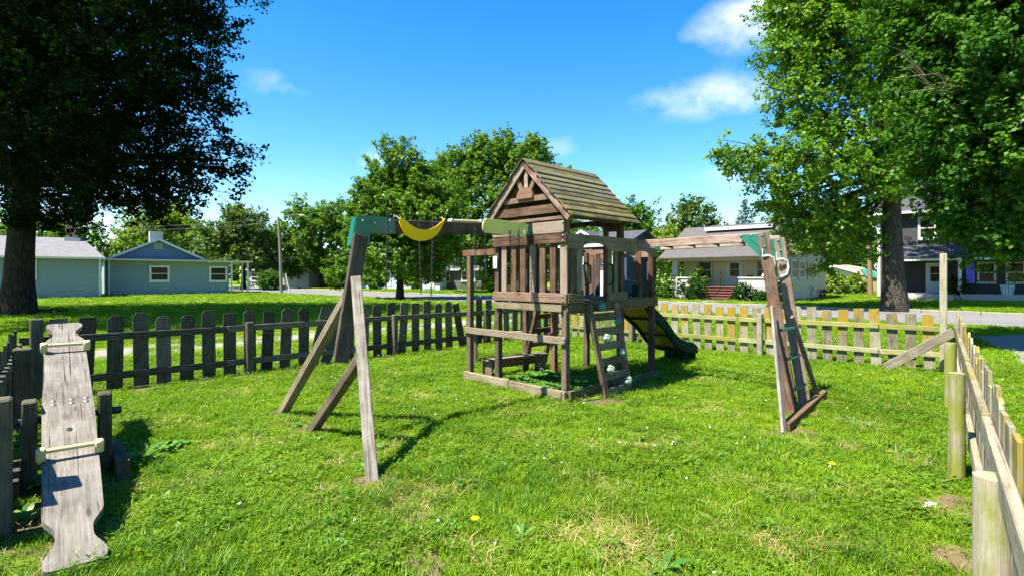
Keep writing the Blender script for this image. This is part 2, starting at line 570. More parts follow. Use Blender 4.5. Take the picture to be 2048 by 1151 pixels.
def ground_mat():
    t = NT('lawn_ground')
    p = t.n('ShaderNodeNewGeometry').outputs['Position']
    big = t.noise(p, .16, 4, .6)
    med = t.noise(p, 1.3, 5, .65)
    fine = t.noise(t.mapping(p, (1, 1, 1)), 16, 5, .75)
    f = t.math('ADD', t.math('MULTIPLY', big, .35), t.math('ADD', t.math('MULTIPLY', med, .3), t.math('MULTIPLY', fine, .45)))
    col = t.ramp(f, [(.38, (.075, .130, .010)), (.55, (.145, .220, .015)), (.72, (.225, .29, .03))])
    dirt = t.ramp(t.noise(p, 2.3, 6, .7), [(.60, 0.0), (.70, 1.0)])
    near = t.n('ShaderNodeVectorMath', {0: p}, operation='LENGTH').outputs['Value']
    nf = t.math('SUBTRACT', 1.0, t.math('MULTIPLY', near, 1 / 16.0), clamp=True)
    col = t.mix(t.math('MULTIPLY', t.math('MULTIPLY', dirt, .9), t.math('MULTIPLY', nf, 2.0, clamp=True)), col, t.mix(fine, (.20, .14, .075), (.36, .27, .15)))
    # worn gravel track outside the shaded picket fence, parallel to it
    dp = t.n('ShaderNodeVectorMath', {0: p, 1: (-.722, .692, 0)}, operation='DOT_PRODUCT').outputs['Value']
    tr = t.math('SUBTRACT', 1.0, t.math('MULTIPLY', t.math('ABSOLUTE', t.math('SUBTRACT', dp, 13.9)), 1 / 1.9), clamp=True)
    gm = t.ramp(t.math('ADD', t.math('MULTIPLY', tr, .55), t.math('MULTIPLY', t.noise(p, 1.8, 6, .7), .6)), [(.60, 0.0), (.72, .9)])
    col = t.mix(gm, col, t.ramp(t.noise(p, 40, 3, .7), [(.3, (.19, .17, .14)), (.7, (.46, .43, .38))]))
    h = t.math('ADD', fine, t.math('MULTIPLY', t.noise(p, 45, 3, .7), .7))
    return t.pbr(col, .95, t.bump(h, .06, .9), .1)


M_ground = ground_mat()


def gz(x, y):
    """Gentle unevenness of the lawn near the camera."""
    return 0.0


mb = MB()
mb.quad((-500, -60, 0), (500, -60, 0), (500, 900, 0), (-500, 900, 0))
ground = tag(mb.build('ground', M_ground), 'green lawn with clover and worn patches across the whole yard', 'lawn', kind='structure')

AD = Vector((-.741, .671, 0)).normalized()       # along the street, to the far left
ND = Vector((.671, .741, 0)).normalized()        # across the street, away from us
K0 = Vector((15.4, 26.25, 0))                    # on the far kerb


def asphalt(name, c1, c2):
    t = NT(name)
    p = t.n('ShaderNodeNewGeometry').outputs['Position']
    n1 = t.noise(p, .8, 5, .6)
    n2 = t.noise(p, 60, 3, .8)
    col = t.mix(t.math('ADD', t.math('MULTIPLY', n1, .6), t.math('MULTIPLY', n2, .4)), c1, c2)
    cr = t.n('ShaderNodeTexVoronoi', {'Vector': p, 'Scale': .45}, feature='DISTANCE_TO_EDGE').outputs['Distance']
    col = t.mix(t.ramp(cr, [(0.0, .7), (.02, 0.0)]), col, tuple(x * .45 for x in c1))
    return t.pbr(col, .9, t.bump(n2, .01, .4), .2)


M_road = asphalt('road_asphalt', (.105, .104, .108), (.21, .207, .21))
M_conc = asphalt('concrete', (.12, .115, .105), (.23, .22, .20))
M_kerb = plain('kerb_concrete', (.24, .225, .19), .9, .3, 3, .2, .3)

RW = 6.8


def ribbon(name, a, b, z, mat, label, n=12):
    m = MB()
    for i in range(n):
        t0, t1 = -70 + i * 340 / n, -70 + (i + 1) * 340 / n
        m.quad(K0 + AD * t0 + ND * a + Vector((0, 0, z)), K0 + AD * t1 + ND * a + Vector((0, 0, z)),
               K0 + AD * t1 + ND * b + Vector((0, 0, z)), K0 + AD * t0 + ND * b + Vector((0, 0, z)))
    return tag(m.build(name, mat), label, name.split('_')[-1], kind='structure')


ribbon('road', -RW, 0, .006, M_road, 'grey asphalt street passing beyond the picket fences')
# raised verge on the far side with its kerb stones
RZ = math.atan2(-AD.y, -AD.x)
kerb = thing('kerb', 'low broken concrete kerb along the far side of the street', 'kerb', K0, RZ)
kerb['kind'] = 'structure'
kst = []
for v in range(3):
    r = random.Random(v)
    kst.append(MB().cbox(.01, 0, -.05, 1.99, .16, .12 + .012 * v, .02).mesh('kerb_stone', M_kerb, smooth=True))
for i in range(-30, 46):
    o = link_mesh('kerb_stone', kst[(i * 7) % 3], kerb)
    o.location = (-i * 2.0, .012 * ((i * 5) % 3), -.015 * ((i * 11) % 4 == 0))
M_lawn2 = M_ground
m = MB()
for i in range(10):
    t0, t1 = -70 + i * 34, -70 + (i + 1) * 34
    p = [K0 + AD * t0 + ND * .17, K0 + AD * t1 + ND * .17, K0 + AD * t1 + ND * 60, K0 + AD * t0 + ND * 60]
    m.quad(*[Vector((q.x, q.y, .075)) for q in p])
tag(m.build('far_lawn', M_ground), 'front lawns on the far side of the street', 'lawn', kind='structure')
# pavement beside the right-hand fence
pp = [G(1940, 672), G(2080, 668), G(2400, 690), G(2400, 860), G(2100, 770), G(2010, 700)]
tag(MB().quad(*[Vector((p.x, p.y, .010)) for p in pp]).build('pavement', M_conc), 'concrete pavement in tree shade beyond the mossy fence', 'pavement', kind='structure')

# ------------------------------------------------------------------ house building


def lap(mb, x0, x1, z0, z1, y, course=.13, left=None, right=None, d=.018):
    """Lapped horizontal siding in the plane y facing -y; left/right give the edges at a height for gables."""
    z = z0
    while z < z1 - 1e-4:
        zt = min(z + course, z1)
        g_ = .045 if d > .04 else 0.0
        z += g_
        a0 = left(z) if left else x0
        b0 = right(z) if right else x1
        a1 = left(zt) if left else x0
        b1 = right(zt) if right else x1
        mb.quad((a0, y - d, z), (b0, y - d, z), (b1, y - .002, zt), (a1, y - .002, zt))
        mb.quad((a0, y - .002, z), (b0, y - .002, z), (b0, y - d, z), (a0, y - d, z))
        z = zt


M_glass = NT('window_glass').pbr((.008, .010, .012), .08, None, .18)
M_glass2 = NT('curtained_glass')
_t = M_glass2
_oc = _t.n('ShaderNodeTexCoord').outputs['Object']
_f = _t.noise(_t.mapping(_oc, (14, 1, 1)), 1.5, 3)
_t.pbr(_t.ramp(_f, [(.35, (.006, .009, .008)), (.65, (.025, .034, .022))]), .15, None, .15)
M_glass2 = _t.mat
M_trim = plain('white_trim_paint', (.56, .56, .55), .5, .06, 3)
M_trim2 = plain('cream_trim_paint', (.50, .49, .38), .55, .08, 3)
M_blue = plain('blue_grey_siding', (.21, .275, .31), .6, .05, 2)
M_blue2 = plain('deep_blue_siding', (.11, .18, .33), .6, .05, 2)
M_sidw = plain('white_siding', (.46, .45, .43), .6, .07, 2)
M_sidc = plain('cream_siding', (.60, .54, .35), .6, .07, 2)
M_navy = plain('navy_siding', (.028, .045, .075), .6, .1, 2)
M_grey = plain('grey_siding', (.10, .11, .11), .6, .1, 2)
M_grey2 = plain('pale_blue_siding', (.40, .50, .60), .6, .1, 2)
M_orange = plain('orange_siding', (.46, .12, .035), .7, .1, 2)
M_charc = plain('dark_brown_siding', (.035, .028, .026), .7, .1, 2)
M_brown = plain('brown_plank_siding', (.30, .22, .18), .8, .15, 2)
M_olive = plain('olive_door_paint', (.22, .21, .08), .7, .1, 3)
M_teal = plain('green_metal_awning', (.05, .26, .20), .5, .1, 3)
M_step = plain('red_step_paint', (.15, .06, .055), .8, .25, 4, .2, .2)
M_brick = plain('chimney_brick', (.30, .20, .14), .9, .3, 8, .2, .4)
M_brickt = plain('clay_pot', (.42, .16, .08), .9, .2, 8)
M_purple = plain('purple_cloth', (.12, .09, .50), .8, .1, 4)
M_bin = plain('pale_bin_plastic', (.45, .60, .62), .5, .1, 4)
M_conc2 = plain('porch_concrete', (.30, .30, .29), .9, .2, 3)
R_grey = shingle('grey_shingle', (.075, .072, .075), (.12, .115, .118))
R_light = shingle('pale_shingle', (.14, .135, .145), (.22, .215, .23))
R_dark = shingle('dark_shingle', (.045, .048, .06), (.085, .09, .11))
R_brown = shingle('brown_shingle', (.25, .21, .16), (.36, .31, .24))


def uv_plane(me, ox=0.0):
    """Shingle coordinates: along the eave and up the slope."""
    uvl = me.uv_layers.new(name='UVMap')
    for p in me.polygons:
        n = p.normal
        e = Vector((-n.y, n.x, 0))
        e = e.normalized() if e.length > 1e-4 else Vector((1, 0, 0))
        u = n.cross(e)
        for li in p.loop_indices:
            co = me.vertices[me.loops[li].vertex_index].co
            uvl.data[li].uv = (co.dot(e), co.dot(u))


def roof(parent, name, mbb, mat, M=None):
    me = mbb.mesh(name, mat)
    uv_plane(me)
    return link_mesh(name, me, parent, M)


def slab(mb, a, b, c, d, t=.12):
    """A roof slope of thickness t: corners a, b, c, d, thickened downwards."""
    vs = [Vector(p) for p in (a, b, c, d)]
    dn = Vector((0, 0, -t))
    mb.add(vs + [v + dn for v in vs], [(0, 1, 2, 3), (7, 6, 5, 4), (0, 4, 5, 1), (1, 5, 6, 2), (2, 6, 7, 3), (3, 7, 4, 0)])


def window(parent, x, z, w, h, y, trim=.10, mt=None, mg=None, M=None, rail=True, name='window'):
    """A window in the plane y, facing -y: frame > pane and meeting rail. M turns it on to another wall."""
    mt = mt or M_trim
    y -= .045
    b = MB()
    b.box(x, y - .05, z, x + w, y + .02, z + trim)
    b.box(x, y - .05, z + h - trim, x + w, y + .02, z + h)
    b.box(x, y - .05, z + trim, x + trim, y + .02, z + h - trim)
    b.box(x + w - trim, y - .05, z + trim, x + w, y + .02, z + h - trim)
    b.box(x - .04, y - .09, z - .05, x + w + .04, y, z - .002)
    f = b.build(name, mt, parent, M)
    g = MB().box(x + trim + .001, y - .022, z + trim + .001, x + w - trim - .001, y + .015, z + h - trim - .001).build('pane', mg or M_glass, f)
    if rail:
        MB().box(x + trim + .002, y - .04, z + h / 2 - .03, x + w - trim - .002, y - .023, z + h / 2 + .03).build('sash_rail', mt, f)
    return f


def rotM(x, y, ang):
    return Matrix.Translation((x, y, 0)) @ Matrix.Rotation(ang, 4, 'Z')


def door(parent, x, z, w, h, y, md, mg, mt=None):
    mt = mt or M_trim
    b = MB()
    b.box(x - .12, y - .05, z, x, y + .02, z + h + .12)
    b.box(x + w, y - .05, z, x + w + .12, y + .02, z + h + .12)
    b.box(x, y - .05, z + h, x + w, y + .02, z + h + .12)
    fr = b.build('door_frame', mt, parent)
    d = MB().box(x + .002, y - .03, z + .01, x + w - .002, y + .015, z + h - .002).build('door', md, parent)
    MB().box(x + .14, y - .036, z + h * .40, x + w - .14, y - .031, z + h - .14).build('pane', mg, d)
    MB().box(x + .13, y - .042, z + h * .66, x + w - .13, y - .0365, z + h * .68).build('sash_rail', mt, d)
    MB().ball((x + w - .07, y - .07, z + h * .47), .03, .04, .03).build('handle', M_bolt, d)
    return d


def side(L):
    return rotM(L, 0, rad(90))


# ---- the blue-grey ranch house on the left
lq = Vector((-34.6, 44.8, 0))
LRZ = math.atan2(.65, .76)
lh = thing('ranch_house', 'long low blue grey ranch house with white downspouts and flat porch roof', 'house', lq, LRZ)
b = MB()
b.box(0, .02, 0, 9.4, 7, 3.0)
lap(b, 0, 9.4, .1, 3.0, .02, .19, d=.05)
b.build('wall', M_blue, lh)
b = MB()
gl = lambda z: .05 + (z - 3.15) / 1.8 * 3.65
gr = lambda z: 7.5 - (z - 3.15) / 1.8 * 3.8
b.prism([(gl(3.15), 3.15), (gr(3.15), 3.15), (3.70, 4.95)], .07, .3)
lap(b, 0, 0, 3.16, 4.85, .07, .19, gl, gr, .05)
gable = b.build('gable', M_blue2, lh)
MB().box(3.35, .0, 4.05, 4.05, .06, 4.65).build('vent', M_blue, gable)
b = MB()
slab(b, (-.25, -.25, 3.05), (3.7, -.25, 5.02), (3.7, 7.2, 5.02), (-.25, 7.2, 3.05), .1)
slab(b, (3.7, -.25, 5.02), (7.75, -.25, 3.05), (7.75, 7.2, 3.05), (3.7, 7.2, 5.02), .1)
roof(lh, 'gable_roof', b, R_light)
b = MB()
for s0, s1 in (((-.27, 3.05), (3.7, 5.03)), ((3.7, 5.03), (7.77, 3.05))):
    b.prism([(s0[0], s0[1] - .2), (s1[0], s1[1] - .2), (s1[0], s1[1]), (s0[0], s0[1])], -.31, -.26)
b.build('rake_board', plain('pale_blue_trim', (.50, .57, .66), .5, .05, 3), lh)
b = MB()
b.box(-.3, -.7, 3.0, 11.4, .0, 3.13)
b.box(9.4, .0, 3.0, 11.4, 4.5, 3.13)
fl = b.build('porch_roof', M_trim2, lh)
MB().box(-.28, -.68, 3.132, 11.38, -.02, 3.15).build('roof_sheet', R_dark, fl)
for x in (9.47, 10.9):
    MB().box(x, -.55, 0, x + .13, -.42, 2.998).build('porch_post', M_trim, lh)
MB().box(10.9, 1.6, 0, 11.03, 1.73, 2.998).build('porch_post', M_trim, lh)
MB().tube([(.15, -.12, 0.02), (.15, -.12, 2.98)], .07, 8).build('downspout', M_trim, lh)
window(lh, 3.0, 1.15, 1.55, 1.45, 0, .17, mg=M_glass2)
window(lh, 7.7, 1.1, 1.55, 1.5, 0, .17, mg=M_glass2)
b = MB()
b.box(-14, -3.88, 0, -.5, 3, 3.1)
lap(b, -14, -.5, .1, 3.1, -3.88, .19, d=.05)
b.build('wall', M_blue, lh)
b = MB()
slab(b, (-14, -4.35, 3.1), (-.3, -4.35, 3.1), (-1.6, -.4, 4.75), (-14, -.4, 4.75), .1)
slab(b, (-.3, -4.35, 3.1), (-.3, 3.5, 3.1), (-1.6, -.4, 4.75), (-1.6, -.4, 4.75), .1)
slab(b, (-.3, 3.5, 3.1), (-14, 3.5, 3.1), (-14, -.4, 4.75), (-1.6, -.4, 4.75), .1)
rl = roof(lh, 'roof', b, R_light)
MB().box(-14, -4.42, 2.95, -.28, -4.36, 3.09).build('gutter', M_trim, lh)
b = MB().box(-2.6, -.9, 4.4, -1.9, -.2, 5.9)
ch = b.build('chimney', M_brick, lh)
MB().tube([(-2.25, -.55, 5.9), (-2.25, -.55, 6.25)], .22, 10).build('chimney_pot', M_brickt, ch)
MB().box(-2.75, -1.05, 4.3, -1.75, -.05, 4.75).build('flashing', M_trim, ch)
MB().box(3.2, 1.4, 4.5, 4.2, 2.2, 5.75).build('chimney', M_sidw, lh)
MB().tube([(-.62, -4.0, 0.02), (-.62, -4.0, 2.98)], .07, 8).build('downspout', M_trim, lh)
window(lh, -5.7, 1.42, 1.4, 1.5, -3.9, .13)

# ---- the white bungalow across the street
br = Vector((11.6, 38.0, .07))
BRZ = math.atan2(-.67, .74)
bh = thing('bungalow', 'white bungalow with grey shingled porch roof and red steps', 'house', br, BRZ)
b = MB()
b.box(.0, 2.02, 0, 7.6, 10.5, 2.85)
lap(b, .0, 7.6, .75, 2.85, 2.02, .12)
b.build('porch_wall', M_sidc, bh)
b = MB()
b.M = side(7.6)
lap(b, 0, 10.5, .02, 2.85, 0, .12)
b.M = Matrix()
b.prism([(0, 0), (.001, 0)], 0, 0) if False else None
b.build('side_wall', M_sidw, bh)
b = MB()
b.M = side(7.61)
gl2 = lambda z: -.1 + (z - 2.85) / 2.4 * 4.2
gr2 = lambda z: 10.5 - (z - 2.85) / 2.4 * 6.3
b.prism([(gl2(2.85), 2.85), (gr2(2.85), 2.85), (4.1, 5.2)], .02, .2)
lap(b, 0, 0, 2.86, 5.1, .02, .12, gl2, gr2)
b.build('gable', M_sidw, bh)
MB().box(0, .02, 0, 7.6, 2.0, .85).build('porch_floor', M_conc2, bh)
for x0, x1 in ((.42, 2.35), (4.65, 7.2)):
    b = MB().box(x0, .04, 0, x1, .2, 1.42)
    lap(b, x0, x1, .02, 1.42, .04, .12)
    w_ = b.build('porch_half_wall', M_sidw, bh)
    MB().box(x0 - .03, -.04, 1.422, x1 + .03, .26, 1.5).build('cap', M_trim, w_)
for x0, x1 in ((0, .4), (7.2, 7.6)):
    b = MB().box(x0, .0, 0, x1, .4, 2.62)
    lap(b, x0, x1, .02, 2.62, 0, .12)
    b.build('porch_column', M_sidw, bh)
MB().box(-.1, -.02, 2.62, 7.7, .3, 2.84).build('porch_beam', M_trim2, bh)
for i in range(5):
    MB().box(2.47, -1.5 + i * .3, i * .17, 4.53, .0, (i + 1) * .17 - .05).cbox(2.43, -1.56 + i * .3, (i + 1) * .17 - .049, 4.57, .0, (i + 1) * .17 - .003, .01).build('step', M_step, bh)
b = MB()
for q in ((3.5, -1.4), (3.5, -.1)):
    z0 = .17 + (q[1] + 1.5) * .55
    b.tube([(q[0], q[1], z0), (q[0], q[1], z0 + .9)], .02, 6)
b.tube([(3.5, -1.4, 1.12), (3.5, -.1, 1.84)], .02, 6)
b.tube([(3.5, -1.4, .7), (3.5, -.1, 1.42)], .015, 6)
b.build('handrail', M_iron, bh)
b = MB()
slab(b, (-.8, -.65, 2.85), (8.3, -.65, 2.85), (8.3, 4.1, 5.35), (-.8, 4.1, 5.35), .12)
slab(b, (8.3, 11, 2.85), (-.8, 11, 2.85), (-.8, 4.1, 5.35), (8.3, 4.1, 5.35), .12)
roof(bh, 'roof', b, R_grey)
MB().box(-.8, -.70, 2.74, 8.3, -.655, 2.84).build('fascia', M_charc, bh)
b = MB()
slab(b, (1.2, 2.95, 5.18), (6.0, 2.95, 5.18), (6.0, 4.2, 5.42), (1.2, 4.2, 5.42), .1)
dr = roof(bh, 'dormer_roof', b, R_grey)
MB().box(1.4, 3.1, 4.2, 5.8, 4.0, 5.06).build('dormer_wall', M_charc, dr)  # dark siding colour stands in for the shadowed dormer cheek
MB().box(1.2, 2.88, 4.93, 6.0, 2.945, 5.16).build('fascia', M_trim, dr)
window(bh, 1.15, 1.35, 1.0, 1.3, 2.0, .1, mg=M_glass2)
window(bh, 5.15, 1.35, 1.2, 1.3, 2.0, .1)
door(bh, 3.25, .86, .9, 1.75, 2.0, M_trim, M_glass2)
MB().box(4.55, 1.94, 1.45, 4.95, 1.995, 1.62).build('mailbox', M_iron, bh)
for x, w in ((.6, 1.3), (2.4, 1.5), (4.8, .95), (6.3, .8)):
    window(bh, x, 1.4, w, 1.2, 0, .1, M=side(7.62))
window(bh, 5.9, .3, .55, .6, 0, .08, M=side(7.62), rail=False, name='basement_window')

# ---- the shaded two-storey house on the right
tr_ = Vector((27.2, 39.0, .07))
th = thing('two_storey_house', 'dark shaded two storey house with long front porch behind the big trunk', 'house', tr_, BRZ)
M_tside = plain('shaded_siding', (.04, .04, .043), .7, .1, 2)  # tree shade on the front wall is put into this dark colour
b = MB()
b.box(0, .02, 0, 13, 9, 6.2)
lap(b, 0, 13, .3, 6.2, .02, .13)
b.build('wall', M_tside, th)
b = MB()
b.M = Matrix.Translation((0, 9, 0)) @ Matrix.Rotation(rad(-90), 4, 'Z')
lap(b, 0, 9, .2, 6.2, -.0, .13)
b.build('side_wall', M_sidw, th)
MB().box(-.05, -.06, .1, .14, .0, 6.2).build('corner_board', M_trim, th)
b = MB()
slab(b, (-.5, -.5, 6.2), (13.5, -.5, 6.2), (13.5, 4.5, 8.8), (-.5, 4.5, 8.8), .15)
slab(b, (13.5, 9.5, 6.2), (-.5, 9.5, 6.2), (-.5, 4.5, 8.8), (13.5, 4.5, 8.8), .15)
roof(th, 'roof', b, R_dark)
MB().box(-.5, -.56, 6.02, 13.5, -.505, 6.2).build('fascia', M_trim, th)
MB().box(1.0, -2.4, 0, 13, .0, .42).build('porch_floor', M_conc2, th)
b = MB()
slab(b, (.8, -2.7, 2.85), (13.2, -2.7, 2.85), (13.2, .0, 3.75), (.8, .0, 3.75), .1)
roof(th, 'porch_roof', b, R_dark)
MB().box(.85, -2.66, 2.58, 13.1, -2.5, 2.74).build('porch_beam', M_trim, th)
for x in (1.1, 4.6, 8.2, 11.6):
    MB().box(x, -2.4, .42, x + .18, -2.22, 2.58).build('porch_post', M_trim, th)
b = MB()
for x in np.arange(4.9, 12.8, .14):
    b.tube([(x, -2.3, .45), (x, -2.3, 1.25)], .012, 4)
b.tube([(4.8, -2.3, 1.25), (12.8, -2.3, 1.25)], .025, 6)
b.build('railing', M_iron, th)
for i in range(3):
    MB().cbox(1.6, -3.3 + i * .3, 0, 4.4, -2.41, (i + 1) * .13, .01).build('step', M_conc2, th)
window(th, 2.35, 4.15, 1.05, 1.6, 0, .14, mg=M_glass2)
window(th, 6.6, 4.15, 1.05, 1.6, 0, .14)
window(th, 10.2, 4.15, 1.05, 1.6, 0, .14)
door(th, 2.9, .42, .95, 1.95, 0, plain('pale_door_paint', (.48, .58, .64), .5, .05), M_glass2)
for x in (5.5, 6.9, 8.5, 9.9):
    window(th, x, 1.1, .95, 1.4, 0, .12)
fl_ = MB().box(5.0, -2.45, 1.1, 5.42, -2.42, 2.4).build('banner', M_purple)
fl_.matrix_basis = Matrix.Translation(tr_) @ Matrix.Rotation(BRZ, 4, 'Z')
tag(fl_, 'purple cloth banner hanging from the shaded porch', 'banner')
b = MB()
b.prism([(0, 0), (.5, 0), (.6, .6), (-.1, .6)], 0, .5)
bn = b.build('storage_bin', M_bin)
bn.matrix_basis = Matrix.Translation(tr_) @ Matrix.Rotation(BRZ, 4, 'Z') @ Matrix.Translation((6.7, -1.9, .425))
tag(bn, 'pale plastic bin standing on the shaded porch', 'bin')


def small_house(name, label, px, by, w, dep, wh, rh, mw, mr, wins=(), gable_front=False, dv=None, door_x=None, mt=None, zoff=.07):
    """A house across the street: px, by = its front left base corner in the photo"""
    g = G(px, by)
    dv = dv or Vector((.74, -.67))
    o = thing(name, label, 'house', (g.x, g.y, zoff), math.atan2(dv.y, dv.x))
    b = MB()
    b.box(0, .02, 0, w, dep, wh)
    lap(b, 0, w, .02, wh, .02, .16)
    if gable_front:
        b.prism([(0, wh), (w, wh), (w / 2, wh + rh)], .02, dep)
        lap(b, 0, w, wh, wh + rh - .02, .02, .16, lambda z: (z - wh) / rh * w / 2, lambda z: w - (z - wh) / rh * w / 2)
    else:
        b.add([(0, .02, wh), (0, dep, wh), (0, dep / 2, wh + rh), (w, .02, wh), (w, dep, wh), (w, dep / 2, wh + rh)], [(0, 1, 2), (3, 4, 5)])
    b.build('wall', mw, o)
    b = MB()
    e = .4
    if gable_front:
        k = rh / (w / 2)
        slab(b, (-e, -e, wh - e * k + .1), (w / 2, -e, wh + rh + .1), (w / 2, dep + e, wh + rh + .1), (-e, dep + e, wh - e * k + .1))
        slab(b, (w / 2, -e, wh + rh + .1), (w + e, -e, wh - e * k + .1), (w + e, dep + e, wh - e * k + .1), (w / 2, dep + e, wh + rh + .1))
    else:
        k = rh / (dep / 2)
        slab(b, (-e, -e, wh - e * k + .1), (w + e, -e, wh - e * k + .1), (w + e, dep / 2, wh + rh + .1), (-e, dep / 2, wh + rh + .1))
        slab(b, (w + e, dep + e, wh - e * k + .1), (-e, dep + e, wh - e * k + .1), (-e, dep / 2, wh + rh + .1), (w + e, dep / 2, wh + rh + .1))
    r = roof(o, 'roof', b, mr)
    if gable_front:
        b = MB()
        b.prism([(-e, wh - e * k - .1), (w / 2, wh + rh - .1), (w / 2, wh + rh + .11), (-e, wh - e * k + .11)], -e - .06, -e - .005)
        b.prism([(w / 2, wh + rh - .1), (w + e, wh - e * k - .1), (w + e, wh - e * k + .11), (w / 2, wh + rh + .11)], -e - .06, -e - .005)
        b.build('rake_board', mt or M_trim, o)
    else:
        MB().box(-e, -e - .06, wh - e * k - .12, w + e, -e - .005, wh - e * k + .1).build('fascia', mt or M_trim, o)
    for x, z, ww, hh in wins:
        window(o, x, z, ww, hh, 0, .12, mt)
    if door_x is not None:
        door(o, door_x, .2, .95, 2.0, 0, M_trim, M_glass2)
    return o


small_house('grey_cottage', 'small dark grey cottage with dark roof beside the orange house', 872, 580, 5.6, 8, 2.5, 1.5, M_grey, R_dark,
            [(.4, .9, 1.4, 1.4), (3.2, 1.0, 1.7, 1.2)], dv=Vector((.97, -.25)))
small_house('grey_cottage_porch', 'pale blue gabled entrance wing of the small grey cottage', 845, 581, 2.1, 2.2, 2.3, 1.0, M_grey2, R_dark, [(1.45, .9, .5, 1.2)], True, door_x=.4, dv=Vector((.97, -.25)))
oh = small_house('orange_house', 'orange sided house with dark flat eave behind the wooden fort', 934, 580, 4.0, 8, 3.3, .8, M_orange, R_dark, [(2.1, 1.6, 1.3, 1.4)], dv=Vector((.97, -.25)), mt=M_charc)
small_house('brown_house', 'dark brown house between the orange house and the fort', 972, 580, 5, 8, 3.2, 1.8, M_charc, R_brown, [(1, 1, 1.2, 1.2)], True, dv=Vector((.97, -.25)), mt=M_charc)
small_house('white_cottage', 'white cottage with dark roof behind the tilted swing leg', 668, 576, 4.4, 6, 2.6, 2.0, M_sidw, R_dark, [(.6, .9, 1.2, 1.2), (2.7, .9, 1.2, 1.2)], True, dv=Vector((.9, .43)))
small_house('pale_blue_house', 'pale blue house half hidden by the round tree at the street', 700, 577, 9, 8, 2.9, 2.2, M_grey2, R_dark, [(3, .9, 1.2, 1.3), (6.6, .9, 1.2, 1.3)], dv=Vector((.97, -.25)), door_x=5)
small_house('white_bungalow', 'low white house far beyond the ranch porch posts', 494, 575, 8, 8, 2.7, 1.8, M_sidw, R_dark, [(.8, .9, 1.2, 1.2), (2.6, .9, .9, 1.2), (5, .9, 1.4, 1.2)], dv=Vector((.95, -.3)))
small_house('white_garage', 'plain white garage to the left of the wooden utility pole', 548, 576, 5.5, 7, 2.7, 1.0, M_sidw, R_dark, [], dv=Vector((.97, -.25)))
nv = small_house('navy_house', 'dark navy house with white windows seen through the fort', 1135, 594, 5.2, 4.5, 4.0, .9, M_navy, R_dark,
                 [(1.5, 2.5, .8, 1.1), (3.3, 2.5, .8, 1.1)])
b = MB()
b.M = side(5.2)
lap(b, 0, 4.5, .02, 4.0, -.001, .16)
b.build('side_wall', M_navy, nv)
window(nv, .9, 2.7, .75, 1.0, -.02, .12, M=side(5.2))
window(nv, 2.9, 1.35, .9, 1.3, -.02, .12, M=side(5.2))
MB().box(3.6, -1.2, 0, 4.7, -.05, 2.3).build('entrance_porch', M_trim, nv)
MB().box(3.4, -1.4, 2.302, 4.9, -.04, 2.42).build('porch_roof', R_dark, nv)
nw = small_house('navy_house_wing', 'gabled navy wing with pale rake boards left of the navy house', 1120, 593, 4.6, 6, 3.7, 1.3, M_navy, R_dark, [(1.7, 2.3, 1.0, 1.2)], True)
sh = small_house('white_shed', 'white metal shed between the bungalow and the brown shed', 1632, 583, 3.4, 5, 2.1, .55, plain('pale_metal_siding', (.60, .57, .56), .5, .04), R_light, [], True)
o = thing('brown_shed', 'brown plank shed with green awning roof behind the leafy bushes', 'shed', tuple(G(1652, 583)), BRZ)
MB().prism([(0, 0), (3.6, 0), (3.6, 1.75), (0, 1.75)], 0, 3).build('wall', M_brown, o)
b = MB().prism([(-.15, 1.75), (3.75, 1.75), (3.0, 2.55), (1.6, 2.85), (.6, 2.55)], -.1, 3.1)
b.build('roof', plain('tan_shed_roof', (.40, .31, .24), .8, .15), o)
MB().prism([(3.66, 1.55), (6.0, 1.45), (5.8, 1.52), (3.3, 2.38), (3.1, 2.4)], -.2, 3.2).build('awning', M_teal, o)
MB().box(3.62, .02, 0, 5.6, 2.9, 1.48).build('lean_to', M_olive, o)
small_house('distant_white_house', 'distant white house with triple window above the green awning', 1688, 572, 6, 8, 4.3, 1.6, M_sidw, R_brown, [(1.2, 3.0, .7, 1.1), (2.3, 3.0, .7, 1.1), (3.4, 3.0, .7, 1.1)], True)

# ------------------------------------------------------------------ trees


